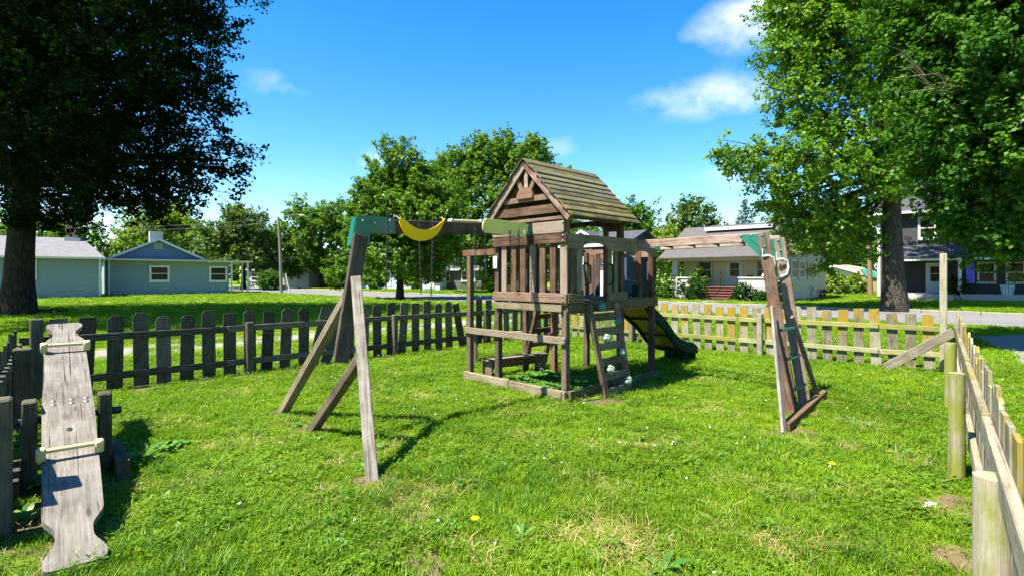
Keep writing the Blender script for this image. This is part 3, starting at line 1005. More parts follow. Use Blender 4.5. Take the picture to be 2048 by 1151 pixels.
def leaf_arrays(rg, centers, per, leaf, spread, tints, cen, up=.8, flat=.7, lift=.35):
    """Leaf faces round the given clump centres: each leaf a pointed four-sided blade, folded a little on its midrib."""
    n = len(centers) * per
    c = np.repeat(centers, per, axis=0)
    # each clump is a spray: leaves along a shoot that points outwards and up, thinning to its tip
    sh = centers - cen
    sh /= np.linalg.norm(sh, axis=1, keepdims=True) + 1e-6
    sh = sh * .8 + rg.normal(0, .55, sh.shape) + np.array([0, 0, lift])
    sh /= np.linalg.norm(sh, axis=1, keepdims=True) + 1e-6
    s_ = rg.random((n, 1))
    ln = np.repeat(rg.uniform(1.6, 3.2, (len(centers), 1)), per, axis=0) * spread
    pos = c + np.repeat(sh, per, axis=0) * (s_ - .45) * ln + rg.normal(0, 1, (n, 3)) * (np.array([1, 1, flat]) * spread * .5) * (1.15 - .75 * s_)
    outw = pos - np.repeat(cen, per, axis=0)
    outw /= np.linalg.norm(outw, axis=1, keepdims=True) + 1e-6
    nor = rg.normal(0, .8, (n, 3)) + np.array([0, 0, up]) + outw * .7
    nor /= np.linalg.norm(nor, axis=1, keepdims=True) + 1e-6
    a = rg.normal(0, 1, (n, 3))
    a -= nor * (a * nor).sum(1, keepdims=True)
    a /= np.linalg.norm(a, axis=1, keepdims=True) + 1e-6
    bt = np.cross(nor, a)
    L = leaf * rg.uniform(.65, 1.3, (n, 1))
    wd = L * rg.uniform(.36, .5, (n, 1))
    v = np.empty((n, 4, 3))
    v[:, 0] = pos - a * L * .5
    v[:, 1] = pos + bt * wd - a * L * .05 + nor * L * .12
    v[:, 2] = pos + a * L * .55
    v[:, 3] = pos - bt * wd - a * L * .05 + nor * L * .12
    tint = np.clip(np.repeat(tints, per) + rg.normal(0, .16, n), 0, 1)
    return v.reshape(-1, 3), tint


def leaf_mesh(name, v, tint, mat):
    n = len(v) // 4
    me = bpy.data.meshes.new(name)
    me.vertices.add(len(v))
    me.vertices.foreach_set('co', v.astype(np.float32).ravel())
    me.loops.add(n * 4)
    me.loops.foreach_set('vertex_index', np.arange(n * 4, dtype=np.int32))
    me.polygons.add(n)
    me.polygons.foreach_set('loop_start', np.arange(0, n * 4, 4, dtype=np.int32))
    me.materials.append(mat)
    at = me.attributes.new('tint', 'FLOAT', 'FACE')
    at.data.foreach_set('value', tint.astype(np.float32))
    me.update(calc_edges=True)
    return me


def tree(name, label, base, trunk_r, trunk_top, lobes, clumps, per, leaf, spread, mat, bmat, seed, group=None, limb=True, up=.8, lean=(0, 0), cat='tree', shell=.5, drop=0.0, fork=None):
    """trunk > roots; limbs out to every lobe of the crown; twigs to many leaf clumps; a crown of leaf blades. Lobes are (centre, radii)."""
    rg = np.random.default_rng(seed)
    rr = random.Random(seed)
    base = Vector(base)
    group = group or {'background_tree': 'trees behind the houses', 'small_tree': 'small trees by the far houses', 'bush': 'bushes by the houses'}.get(name)
    o = thing(name, label, cat, base, 0, group)
    lob = [(Vector(c) - base, Vector(r)) for c, r in lobes]
    vol = np.array([(r.x * r.y * r.z) ** .72 for c, r in lob])
    vol /= vol.sum()
    pick = rg.choice(len(lob), clumps, p=vol)
    d = rg.normal(0, 1, (clumps, 3))
    d /= np.linalg.norm(d, axis=1, keepdims=True)
    rad_ = np.where(rg.random(clumps) < .72, shell + (1 - shell) * rg.random(clumps) ** .6 * 1.08, rg.random(clumps) ** .5)
    C = np.array([tuple(c) for c, r in lob])[pick]
    R = np.array([tuple(r) for c, r in lob])[pick]
    cen = C + d * R * rad_[:, None] + rg.normal(0, .12, (clumps, 3)) * R
    cen[:, 2] -= drop * rg.random(clumps)
    tints = np.clip(rg.normal(.45, .2, clumps), 0, 1)
    v, ti = leaf_arrays(rg, cen, per, leaf, spread, tints, C - np.array([0, 0, .4]) * R, up)
    crown = link_mesh('crown', leaf_mesh('crown', v, ti, mat), o)
    if trunk_r > 0:
        top = Vector(trunk_top) - base
        pts, rs = [], []
        N = 9
        for i in range(N + 1):
            t = i / N
            wob = Vector((math.sin(t * 5 + seed) * .12, math.cos(t * 4 + seed) * .1, 0)) * trunk_r * 2 * t
            pts.append(Vector((top.x * t, top.y * t, top.z * t - .05 * (i == 0))) + wob)
            flare = 1 + .3 * math.exp(-t * top.z / (trunk_r * 1.3))
            rs.append(trunk_r * (1 - .55 * t) * flare)
        MB().tube(pts, rs, 14).build('trunk', bmat, o, smooth=True)
        if limb:
            tw = MB()
            for li, (c, r) in enumerate(lob):
                k = rr.uniform(.45, .97)
                st = pts[int(k * N)]
                if c.z < st.z:
                    st = pts[max(3, int(.45 * N))]
                r0 = trunk_r * rr.uniform(.22, .4)
                mid = st.lerp(c, .5) + Vector((rr.uniform(-.4, .4), rr.uniform(-.4, .4), (c - st).length * .08))
                path = [st, st.lerp(mid, .5) + Vector((0, 0, .1)), mid, mid.lerp(c, .55), c]
                MB().tube(path, [r0, r0 * .8, r0 * .62, r0 * .45, r0 * .28], 8).build('limb', bmat, o, smooth=True)
                ids = np.nonzero(pick == li)[0]
                for ci in ids[: max(4, min(22, len(ids) // 6))]:
                    e = Vector(cen[ci])
                    s0 = mid.lerp(c, rr.random())
                    m_ = s0.lerp(e, .5) + Vector((rr.uniform(-.2, .2), rr.uniform(-.2, .2), .12))
                    tw.tube([s0, m_, e], [r0 * .22, r0 * .14, .008], 5, False)
            if tw.f:
                t_ = tw.build('twigs', bmat, o, fix=False)
                t_['kind'] = 'stuff'
    return o


def LB(px, py, Y, r, ry=None, rz=None):
    return (W(px, py, Y), Vector((r, ry or r, rz or r * .85)))


# the big dark maple on the left
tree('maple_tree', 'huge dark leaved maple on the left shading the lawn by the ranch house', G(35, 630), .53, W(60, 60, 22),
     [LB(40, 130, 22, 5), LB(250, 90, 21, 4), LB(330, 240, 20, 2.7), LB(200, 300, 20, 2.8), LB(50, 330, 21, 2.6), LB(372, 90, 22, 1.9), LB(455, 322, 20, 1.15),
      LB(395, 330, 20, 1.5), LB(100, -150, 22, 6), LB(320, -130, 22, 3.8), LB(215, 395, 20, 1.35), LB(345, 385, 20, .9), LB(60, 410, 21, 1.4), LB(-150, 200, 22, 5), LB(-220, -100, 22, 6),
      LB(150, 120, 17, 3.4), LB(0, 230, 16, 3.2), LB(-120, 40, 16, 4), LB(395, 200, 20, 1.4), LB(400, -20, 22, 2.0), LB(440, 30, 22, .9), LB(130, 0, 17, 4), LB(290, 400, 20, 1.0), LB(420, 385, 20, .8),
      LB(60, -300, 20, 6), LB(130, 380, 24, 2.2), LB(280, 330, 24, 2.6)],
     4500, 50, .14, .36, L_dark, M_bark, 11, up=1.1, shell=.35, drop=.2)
# the tall bright sycamore across the street
tree('sycamore_tree', 'tall bright green sycamore with thick trunk beside the far kerb', G(1790, 622), .46, W(1770, 60, 25),
     [LB(1650, 70, 25, 2.8), LB(1600, 190, 25, 1.9), LB(1535, 325, 25, 1.5), LB(1455, 302, 25, .75), LB(1490, 330, 25, .9), LB(1620, 395, 26, 1.8), LB(1700, 250, 25, 2.6), LB(1760, 60, 25, 3.6),
      LB(1830, 290, 25, 2.2), LB(1690, 455, 26, 1.2), LB(1560, 400, 26, 1.1), LB(1680, -90, 25, 3.6), LB(1860, -90, 26, 4), LB(1590, 75, 25, 1.5), LB(1590, 480, 27, .9),
      LB(1640, 300, 24, 1.9), LB(1600, 0, 25, 1.6), LB(1900, 200, 26, 3), LB(1650, 510, 27, .8), LB(1893, 230, 31, 4), LB(2010, 150, 31, 4.5), LB(1950, 320, 31, 2.6), LB(2090, 260, 30, 4), LB(1660, 430, 24.5, 1.5), LB(1705, 480, 25, 1.1), LB(1600, 450, 25.5, 1.2), LB(1770, 350, 23.5, 1.3), LB(1730, 420, 25.5, 1.2)],  # rear right-hand lobes are added to the crown to shade the two-storey house
     4600, 46, .15, .36, L_syc, M_bark2, 12, shell=.45, drop=.3)
# the nearer dark tree at the right edge
tree('shade_tree', 'nearer dark green tree leaning in from the right edge of the view', (14.6, 10.8, 0), .36, (13.6, 11.3, 9),
     [LB(2010, 110, 11.0, 1.95), LB(1900, 215, 11.0, 1.10), LB(1985, 330, 11.0, 1.36), LB(1930, 425, 11.5, 0.64), LB(2010, 440, 11.0, 0.72), LB(2090, 250, 11.0, 2.21), LB(1860, 70, 11.9, 1.10), LB(2110, 0, 11.0, 2.72),
      LB(2150, 400, 11.0, 1.36), LB(1830, 150, 11.9, 0.68), LB(1900, -20, 11.9, 1.53), LB(2040, -120, 11.0, 2.55), LB(1870, 330, 11.9, 0.77), LB(2240, 150, 10.2, 2.72), LB(2060, 480, 11.5, 0.42), LB(1880, 400, 11.9, 0.38),
     LB(1950, 465, 11.4, .55), LB(2035, 490, 11.2, .75), LB(1995, 425, 11.2, .9)],
     2500, 64, .095, .23, L_deep, M_bark, 13, shell=.4, drop=.25)
near_tree = bpy.data.objects['shade_tree']
nb = Vector(near_tree.location)
b = MB()
b.tube([W(2120, 60, 10.6) - nb, W(2048, 122, 10.6) - nb, W(1985, 150, 10.5) - nb, W(1930, 180, 10.4) - nb, W(1880, 182, 10.3) - nb, W(1855, 165, 10.3) - nb], [.07, .05, .042, .034, .022, .01], 7)
b.build('limb', M_bark, near_tree, smooth=True)
b = MB()
rb = random.Random(77)
for px, py in ((1930, 180), (1900, 183), (1870, 178), (1960, 165), (1850, 150)):
    for k in range(3):
        p0 = W(px, py, 10.35)
        p1 = W(px - rb.uniform(20, 60), py + rb.uniform(-48, 12), 10.35 - rb.uniform(0, .4))
        p2 = W((p1.x / p1.y * F + CX) - rb.uniform(15, 45), (HY - (p1.z - CAMH) / p1.y * F) + rb.uniform(-22, 14), p1.y - .1)
        b.tube([p0 - nb, p1 - nb, p2 - nb], [.012, .008, .003], 5)
b.build('dead_twigs', M_twig, near_tree)
# round tree by the street and the tall one behind it
tree('street_tree', 'round green street tree standing at the roadside behind the yellow swing', G(800, 597), .26, W(800, 330, 38),
     [LB(800, 440, 38, 3.2), LB(790, 330, 38, 1.7, rz=2.0), LB(745, 400, 38, 1.7), LB(860, 400, 38, 2.2), LB(735, 480, 38, 1.5), LB(800, 520, 37, 2.1, rz=1.3), LB(870, 490, 38, 1.9), LB(745, 525, 38, 1.2, rz=.9), LB(860, 540, 37.5, 1.2, rz=.7),
      LB(760, 370, 38, 1.3), LB(835, 355, 38, 1.5), LB(715, 415, 38, .8), LB(728, 450, 38, 1.5), LB(850, 440, 37, 2.2)],
     1900, 38, .185, .34, L_mid, M_bark, 14, shell=.5)
tree('tall_maple', 'tallest broad maple rising behind the fort and the round street tree', G(985, 585), .4, W(985, 330, 52),
     [LB(985, 400, 52, 4.6), LB(910, 360, 52, 2.6), LB(1040, 330, 52, 2.8, rz=2.4), LB(985, 312, 52, 2.2), LB(1080, 380, 52, 2.6), LB(900, 430, 52, 2.6), LB(930, 320, 52, 1.4), LB(1100, 430, 52, 2.6), LB(1020, 470, 50, 3.2), LB(930, 490, 50, 2.6), LB(1080, 500, 50, 2.2),
      LB(1010, 285, 52, .9, rz=1.1), LB(1060, 292, 52, .9, rz=1.1), LB(1000, 540, 50, 1.8), LB(905, 335, 52, 2.0), LB(955, 305, 52, 1.9), LB(1062, 318, 52, 2.2), LB(1108, 365, 52, 1.9), LB(870, 400, 52, 2.4)],
     2100, 38, .25, .48, L_mid, M_bark, 15, shell=.5)
tree('roadside_tree', 'airy upright tree beside the wooden utility pole across the lawn', G(640, 577), .3, W(640, 430, 72),
     [LB(625, 470, 72, 4.0), LB(605, 425, 72, 1.8, rz=2.0), LB(660, 430, 72, 2.2, rz=2.0), LB(570, 480, 72, 2.4), LB(690, 470, 72, 2.2), LB(640, 520, 72, 3.2, rz=1.8), LB(580, 530, 72, 2.2, rz=1.5), LB(680, 530, 70, 2.2, rz=1.8)],
     800, 36, .31, .6, L_mid, M_bark, 16, shell=.45)
tree('dark_ash_tree', 'olive green tree with thick fork just behind the ranch porch', G(487, 578), .3, W(487, 440, 66),
     [LB(487, 455, 66, 2.8), LB(470, 430, 66, 1.3), LB(515, 480, 66, 2.2), LB(440, 480, 66, 2.6), LB(490, 515, 66, 3.0, rz=1.6), LB(535, 520, 66, 1.8)],
     650, 34, .30, .55, L_olive, M_bark, 17, shell=.45)
tree('linden_tree', 'pale yellow green tree directly above the ranch gable', (-50, 72, 0), .35, (-50, 72, 8),
     [LB(310, 460, 72, 4.2), LB(270, 480, 72, 2.8), LB(360, 450, 72, 3.0), LB(335, 435, 72, 2.0), LB(400, 490, 72, 3), LB(250, 510, 72, 2.5)],
     700, 34, .31, .6, L_light, M_bark, 18, shell=.45)
tree('background_tree', 'green tree at the far left behind the brick chimney', (-62, 70, 0), .35, (-62, 70, 6),
     [LB(150, 470, 70, 3.0), LB(190, 500, 70, 2.0), LB(60, 470, 70, 4)], 350, 20, .42, .6, L_mid, M_bark, 19)
tree('background_tree', 'dark green tree just right of the fort roof', (13, 66, 0), .35, (13, 66, 7),
     [LB(1262, 450, 66, 3.4), LB(1290, 490, 66, 3), LB(1220, 470, 66, 2.8), LB(1240, 520, 66, 3)], 600, 36, .29, .55, L_deep, M_bark, 20)
tree('sparse_tree', 'sparse airy tree above the left end of the bungalow roof', (23, 66, 0), .25, (22.6, 66, 8),
     [LB(1385, 445, 66, 3.0), LB(1350, 470, 66, 2.2), LB(1420, 460, 66, 1.8), LB(1380, 415, 66, 1.4), LB(1340, 500, 66, 2.6)], 300, 18, .40, .65, L_olive, M_bark2, 21)
tree('background_tree', 'yellow green tree behind the left corner of the bungalow', (18, 58, 0), .3, (18, 58, 6),
     [LB(1340, 490, 58, 2.2), LB(1310, 510, 58, 2.2), LB(1370, 500, 58, 1.8)], 330, 32, .27, .5, L_light, M_bark, 22)
for i, (px, py, Y, lab, mt) in enumerate(((1640, 500, 62, 'green trees filling the gap behind the white shed', L_mid), (1730, 490, 70, 'trees behind the distant white house near the thin trunk', L_syc),
                                          (1560, 500, 64, 'leafy tree right behind the bungalow side wall', L_mid), (1150, 500, 68, 'leafy tree behind the navy house and fort', L_mid))):
    p = W(px, py, Y)
    tree('background_tree', lab, (p.x, p.y, 0), .3, (p.x, p.y, 6), [LB(px, py - 20, Y, 4), LB(px - 50, py + 10, Y, 3), LB(px + 50, py + 5, Y, 3), LB(px, py + 40, Y, 3.4)], 480, 34, .29, .6, mt, M_bark, 30 + i)
for i, (px, py, w_, lab) in enumerate(((679, 560, 1.5, 'small round tree in front of the white cottage'), (745, 562, 1.6, 'small spreading tree in front of the pale blue house'), (540, 568, 1.2, 'dark round shrub beside the white garage'), (835, 562, 1.5, 'yellow green shrub left of the grey cottage'))):
    p = W(px, py, 62)
    tree('small_tree', lab, (p.x, p.y, 0), .1, (p.x, p.y, 1.6), [LB(px, py - 8, 62, w_, rz=w_ * .8), LB(px - 10, py, 62, w_ * .7), LB(px + 10, py, 62, w_ * .7)], 160, 18, .25, .3, (L_mid, L_mid, L_deep, L_light)[i], M_bark, 40 + i)
# blue spruce: drooping whorls of needles round one straight stem
p = W(1490, 470, 60)
sp = thing('spruce_tree', 'blue green spruce tip rising behind the bungalow roof', 'tree', (p.x, p.y, 0))
MB().tube([(0, 0, 0), (0, 0, 6), (0, 0, 10.4)], [.22, .13, .02], 8).build('trunk', M_bark, sp, smooth=True)
rg = np.random.default_rng(50)
cs = []
for z in np.arange(1.5, 10.4, .28):
    r = (10.6 - z) * .33
    for k in range(int(6 + r * 5)):
        a = rg.uniform(0, 2 * math.pi)
        for q in np.linspace(.25, 1, max(2, int(r * 3))):
            cs.append((math.cos(a) * r * q, math.sin(a) * r * q, z - .18 * r * q + .1 * q))
cs = np.array(cs)
v, ti = leaf_arrays(rg, cs, 9, .22, .12, rg.uniform(.2, .8, len(cs)), cs * np.array([0, 0, 1]), .3)
link_mesh('crown', leaf_mesh('crown', v, ti, L_spruce), sp)
# far wooded skyline closing the view between and behind the houses
v_all, t_all = [], []
rg = np.random.default_rng(60)
for x in np.arange(-190, 190, 5.0):
    Y = 118 + rg.uniform(-10, 14)
    hgt = rg.uniform(6.5, 10)
    n = 60
    cc = np.stack([x + rg.normal(0, 3.2, n), Y + rg.normal(0, 3, n), rg.uniform(.5, hgt, n)], 1)
    a, t_ = leaf_arrays(rg, cc, 14, .8, .7, rg.uniform(.1, .8, n), cc - np.array([0, 0, 2]))
    v_all.append(a)
    t_all.append(t_)
fw = link_mesh('far_woods', leaf_mesh('far_woods', np.concatenate(v_all), np.concatenate(t_all), L_mid))
tag(fw, 'far line of trees closing the view behind the houses', 'woods', kind='stuff')


def bush(label, px, by, Y, w, h, seed, mat=L_bush, clumps=190, leaf=.07, name='bush', spread=.085):
    x = (px - CX) / F * Y
    return tree(name, label, (x, Y, .07), 0, None, [((x, Y, .07 + h * .5), Vector((w / 2, w / 2, h * .5))), ((x - w * .2, Y, .07 + h * .42), Vector((w * .36, w * .4, h * .42))), ((x + w * .22, Y - .1, .07 + h * .4), Vector((w * .34, w * .4, h * .42)))],
                clumps, 40, leaf, spread, mat, None, seed, cat='bush', shell=.72)


bush('round clipped dark bush leftmost before the bungalow porch', 1334, 597, 36.6, 1.9, 1.6, 70)
bush('second round dark bush touching the bungalow porch', 1386, 598, 35.2, 1.7, 1.35, 71)
bush('tall loose leafy shrub behind the two round bushes', 1395, 598, 36.6, 1.2, 2.1, 72, L_mid, 80, .12, spread=.2)
bush('bush with yellow green leaves right of the red steps', 1488, 598, 33.6, 1.3, 1.1, 73)
bush('low small bush right of the red steps, by the half wall', 1528, 600, 32.4, .9, .6, 74)
bush('dark bush at the bungalow corner behind the ladder legs', 1560, 600, 31.6, 1.2, 1.5, 75)
bush('light green overgrown bush in front of the brown shed', 1672, 585, 48, 4.6, 1.7, 76, L_light, 220, .2, spread=.3)
bush('dark low shrub beside the bungalow side wall', 1612, 590, 40, 2.4, .8, 77, L_bush)
bush('dark shrub before the shaded porch, right of the steps', 1915, 602, 34.5, 1.7, 1.6, 78, L_bush)
bush('small yellowish shrub at the foot of the grey cottage', 868, 580, 61, 1.6, 1.0, 79, L_light, 80)
bush('low leafy shrub at the foot of the orange house', 945, 580, 61, 2.6, 1.0, 80, L_mid, 100)

g = G(85, 625)
b = MB()
b.tube([(-.9, -.1, .06), (-.2, .05, .12), (.6, -.05, .08), (1.1, .1, .14)], [.09, .08, .06, .02], 8)
b.tube([(.1, 0, .1), (.5, .3, .22), (.8, .35, .2)], [.04, .03, .01], 6)
o = b.build('fallen_branch', M_bark, smooth=True)
o.location = g
tag(o, 'dark fallen branch lying at the foot of the huge maple', 'branch')
# slender bare trunk behind the sheds, poles and wires
b = MB().tube([G(1741, 592), W(1739, 520, 43), W(1735, 430, 43)], [.2, .16, .12], 10)
tag(b.build('tree_trunk', plain('brown_bark', (.22, .13, .09), .9, .2, 4), smooth=True), 'slender reddish bare trunk left of the shaded house', 'trunk')
g = G(563, 584)
up_ = thing('utility_pole', 'tall wooden utility pole beyond the shaded picket fence', 'pole', g)
MB().tube([(0, 0, -.1), (-.12, 0, 4), (-.33, 0, 7.75)], [.17, .15, .12], 10).build('pole', plain('pole_wood', (.17, .15, .12), .9, .2, 4), up_, smooth=True)
b = MB().tube([(-.33, 0, 7.4), (.4, .2, 7.9), (1.6, .5, 8.0)], .035, 6)
arm = b.build('lamp_arm', M_bolt, up_)
MB().ball((1.85, .55, 7.98), .32, .16, .09).build('lamp_head', M_ring, arm, smooth=True)
b = MB()
for dz in (7.6, 7.2):
    s0 = Vector((g.x - .33, g.y, dz))
    e0 = Vector((-62, 58, dz + .2))
    b.tube([s0.lerp(e0, k / 10) - Vector((0, 0, 3.2 * (k / 10) * (1 - k / 10))) for k in range(11)], .016, 4)
tag(b.build('power_lines', M_iron), 'thin power lines strung from the utility pole to the left', 'power line')
g = G(580, 586)
MB_ = MB().tube([(0, 0, -.05), (-.42, 0, 1.9)], .055, 8)
o = MB_.build('marker_post', M_trim, smooth=True)
o.location = g
tag(o, 'thin white leaning marker post right of the utility pole', 'post')

# ------------------------------------------------------------------ picket fences
rp = random.Random(5)


def picket_mesh(L, w, t, kind, mat):
    if kind == 'dog':
        c = w * .24
        out = [(0, -w / 2), (L - c, -w / 2), (L, -w / 2 + c), (L, w / 2 - c), (L - c, w / 2), (0, w / 2)]
    elif kind == 'round':
        out = [(0, -w / 2)] + [(L - w * .35 + w * .35 * math.sin(a), -w / 2 * math.cos(a)) for a in np.linspace(0, math.pi, 8)] + [(0, w / 2)]
    else:
        out = [(0, -w / 2), (L - .006, -w / 2), (L + .004, w / 2), (0, w / 2)]
    return MB().prism(out, -t / 2, t / 2).mesh('picket', mat)


def fence(label, p0, p1, side_, mat, rail_mat, post_mat, spacing, w, height, posts, roff=.035, rails=(.30, .72), kinds=('dog', 'flat'), rail_w=.09, tilt=None, start=.1, skip=(), post_h=.82, post_side=1.0):
    """Posts and two rails, a row of pickets on the outer side; side_ is +1 when the pickets stand to the left of p0>p1."""
    p0, p1 = Vector(p0), Vector(p1)
    d = (p1 - p0).normalized()
    L = (p1 - p0).length
    o = thing('picket_fence', label, 'fence', p0, math.atan2(d.y, d.x), 'picket fences round the yard')
    kinds_m = [[picket_mesh(height + dz, w, .02, k, mat) for dz in (0, -.035, .03)] for k in kinds]
    for zi in rails:
        x = -.05
        while x < L - .01:
            x2 = min(L, x + 2.45)
            dz = rp.uniform(-.012, .012)
            board(o, 'rail', (x + .006, side_ * roff, zi + dz), (x2 - .006, side_ * roff, zi + rp.uniform(-.012, .012)), rail_w, .04, rail_mat)
            x = x2
    s = start
    i = 0
    while s < L - .02:
        if i not in skip:
            me = kinds_m[rp.randrange(len(kinds))][rp.randrange(3)]
            pk = link_mesh('picket', me, o)
            an = rp.gauss(0, .028)
            if tilt and i in tilt:
                an = tilt[i]
            X = Vector((math.sin(an), rp.gauss(0, .008), math.cos(an))).normalized()
            Z = Vector((1, 0, 0))
            Z = (Z - X * Z.dot(X)).normalized()
            M = Matrix((X, Z.cross(X), Z)).transposed().to_4x4()
            M.translation = (s + rp.uniform(-.012, .012) - math.sin(an) * .5, side_ * (roff + .034), .015)
            pk.matrix_basis = M
        s += spacing
        i += 1
    for s, h, r in posts:
        board(o, 'post', (s, -side_ * .05 * post_side, -.1), (s + rp.uniform(-.01, .01), -side_ * .05 * post_side, h), r, r, post_mat, up=(1, 0, 0), c=.012)
    return o


LF0, LF1 = Vector((-6.25, 6.72, 0)), Vector((1.12, 14.25, 0))
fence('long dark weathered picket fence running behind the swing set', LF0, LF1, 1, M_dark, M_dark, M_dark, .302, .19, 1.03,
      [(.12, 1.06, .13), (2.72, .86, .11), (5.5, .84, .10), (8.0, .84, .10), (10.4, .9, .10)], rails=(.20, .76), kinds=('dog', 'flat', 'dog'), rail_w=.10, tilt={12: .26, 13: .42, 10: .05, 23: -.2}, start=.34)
CR = Vector((7.23, 8.72, 0))
yf = fence('lichen yellow picket fence across the back right of the yard', LF1, CR, 1, M_pick, M_rail, M_pick, .253, .158, .98,
           [(2.4, .84, .10), (5.32, .86, .10)], rails=(.28, .72), kinds=('flat', 'flat', 'dog'), rail_w=.085, start=.15)
VD = Vector((-.631, -.776, 0))
rf = fence('sunlit grey picket fence running along the right towards the camera', CR, CR + VD * 9.6, 1, M_pick2, M_rail2, M_postr, .205, .17, .97,
           [(.0, 1.98, .10)], roff=.10, rails=(.26, .755), kinds=('flat', 'dog', 'flat'), rail_w=.13, start=.12)
for s, h, r, oy in ((3.05, .80, .062, 0), (5.92, .845, .056, 0), (8.33, .76, .070, .07)):
    MB().tube([(0, 0, 0), (h * .5, 0, 0), (h + .1, 0, 0)], [r * 1.04, r, r * .98], 14).build('post', M_postr, rf, Matrix.Translation((s, oy, -.1)) @ Matrix.Rotation(rad(-90), 4, 'Y'), smooth=True)
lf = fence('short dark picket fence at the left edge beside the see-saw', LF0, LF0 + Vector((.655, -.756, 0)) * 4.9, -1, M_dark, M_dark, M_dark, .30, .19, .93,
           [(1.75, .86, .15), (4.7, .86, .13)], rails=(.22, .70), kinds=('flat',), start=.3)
o = board(None, 'brace_board', (6.38, 8.97, .05), (7.12, 8.45, .72), .15, .04, M_rail2)
tag(o, 'loose grey board leaning diagonally against the tall corner post', 'board')

# ------------------------------------------------------------------ the wooden fort
FO = Vector((.70, 6.80, 0))
FRZ = math.atan2(.700, .714)
fort = thing('play_fort', 'weathered wooden play fort with gabled plank roof and raised deck', 'play fort', FO, FRZ)
TW, TD, PX = 1.33, 1.30, 2.17           # tower width (y), tower depth (x), platform end (x)


def fb(name, p0, p1, w, t, mat=None, up=(0, 0, 1)):
    return board(fort, name, p0, p1, w, t, mat or M_fort, up)


# posts
for x, y, h, m_ in ((0.045, .045, 2.34, M_fort_post), (.045, TW, 2.34, M_fort_post), (TD, .045, 2.40, M_fort), (TD, TW, 2.40, M_red), (PX, .045, 2.02, M_fort), (PX, TW, 2.02, M_fort_post),
                    (.045, 1.98, 1.92, M_fort_post), (TD, 1.98, 1.45, M_red)):
    fb('post', (x, y, -.05), (x, y, h), .085, .085, m_, (1, 0, 0))
# ground timbers, middle rail
fb('ground_timber', (-.03, -.02, .055), (-.03, 1.02, .055), .13, .06, M_base)
fb('ground_timber', (-.03, 1.03, .06), (-.03, 2.03, .06), .13, .06, M_base)
fb('ground_timber', (.02, -.03, .055), (PX + .05, -.03, .055), .13, .06, M_fort_green)
fb('middle_rail', (-.022, -.01, .77), (-.022, 2.02, .77), .095, .03, M_leg)
# header carried by the outlying post
fb('header', (.045, TW + .05, 1.965), (.045, 2.12, 1.965), .09, .085)
# deck: joists, rim boards, planks
for y in (.10, TW - .06):
    fb('joist', (.1, y, 1.17), (PX - .05, y, 1.17), .12, .04, M_fort_green)
fb('rim_board', (-.02, .05, 1.19), (-.02, TW, 1.19), .10, .03, M_fort_green)
fb('rim_board', (-.01, -.022, 1.20), (TD + .02, -.022, 1.20), .12, .03, M_fort_green)
fb('rim_board', (TD + .03, -.024, 1.215), (PX + .06, -.024, 1.215), .13, .03, M_fort_green)
fb('rim_board', (PX + .06, -.02, 1.20), (PX + .06, TW, 1.20), .12, .03, M_fort_green)
for i in range(15):
    x = .09 + i * .143
    fb('deck_plank', (x, .01, 1.262), (x, TW + .03, 1.262), .128, .024, M_fort_green, (1, 0, 0))
# front wall, facing the swing set
fb('lower_rail', (-.035, -.04, 1.322), (-.035, TW + .03, 1.322), .125, .03)
fb('upper_rail', (-.035, -.04, 2.095), (-.035, TW + .03, 2.095), .125, .03)
fb('upper_board', (-.037, .0, 2.245), (-.037, TW + .03, 2.245), .155, .03, M_red)
fb('gable_strip', (-.04, -.02, 2.365), (-.04, TW + .05, 2.365), .045, .03)
for i, y in enumerate((.03, .215, .40, .585, .77, .955, 1.15)):
    fb('slat', (-.008, y, 1.23), (-.008, y, 2.16), .105 if i else .12, .022, M_fort if i % 3 else M_red, (0, 1, 0))
fb('white_patch', (-.026, TW, 1.72), (-.026, TW, 1.90), .085, .006, M_trim, (0, 1, 0))
# gable under the roof: trimmed boards, rakes and a rising-sun ornament
yc, ze, zr = TW / 2, 2.40, 3.20
hw = TW / 2 + .13
yl = lambda z: hw * (zr - z) / (zr - ze)
for z0, z1, x in ((2.44, 2.555, -.045), (2.625, 2.70, -.045)):
    a, c = yl(z0) - .07, yl(z1) - .07
    M = Matrix.Translation((x, yc, 0)) @ Matrix.Rotation(rad(90), 4, 'Z')
    me = MB().prism([(-a, z0), (a, z0), (c, z1), (-c, z1)], -.013, .013)
    me.build('gable_board', M_fort, fort, M)
for s in (1, -1):
    plank(fort, 'rake_board', (-.085, yc, zr - .045), (-.085, yc + s * (hw + .0), ze - .045), [(0, -.05), (1.13, -.05), (1.13, .05), (0, .05)], .028, M_peel if s < 0 else M_red)
M = Matrix.Translation((-.078, yc, 2.668)) @ Matrix.Rotation(rad(90), 4, 'Z')
MB().prism([(.155 * math.cos(a), .155 * math.sin(a)) for a in np.linspace(0, math.pi, 13)], -.02, .02).build('sun_disc', M_red, fort, M)
for a in (58, 90, 122):
    c, s = math.cos(rad(a)), math.sin(rad(a))
    e = .38 if a == 90 else .345
    fb('sun_ray', (-.055, yc - c * .15, 2.668 + s * .15), (-.055, yc - c * e, 2.668 + s * e), .07, .02, M_peel if a != 58 else M_red, (0, s, c))
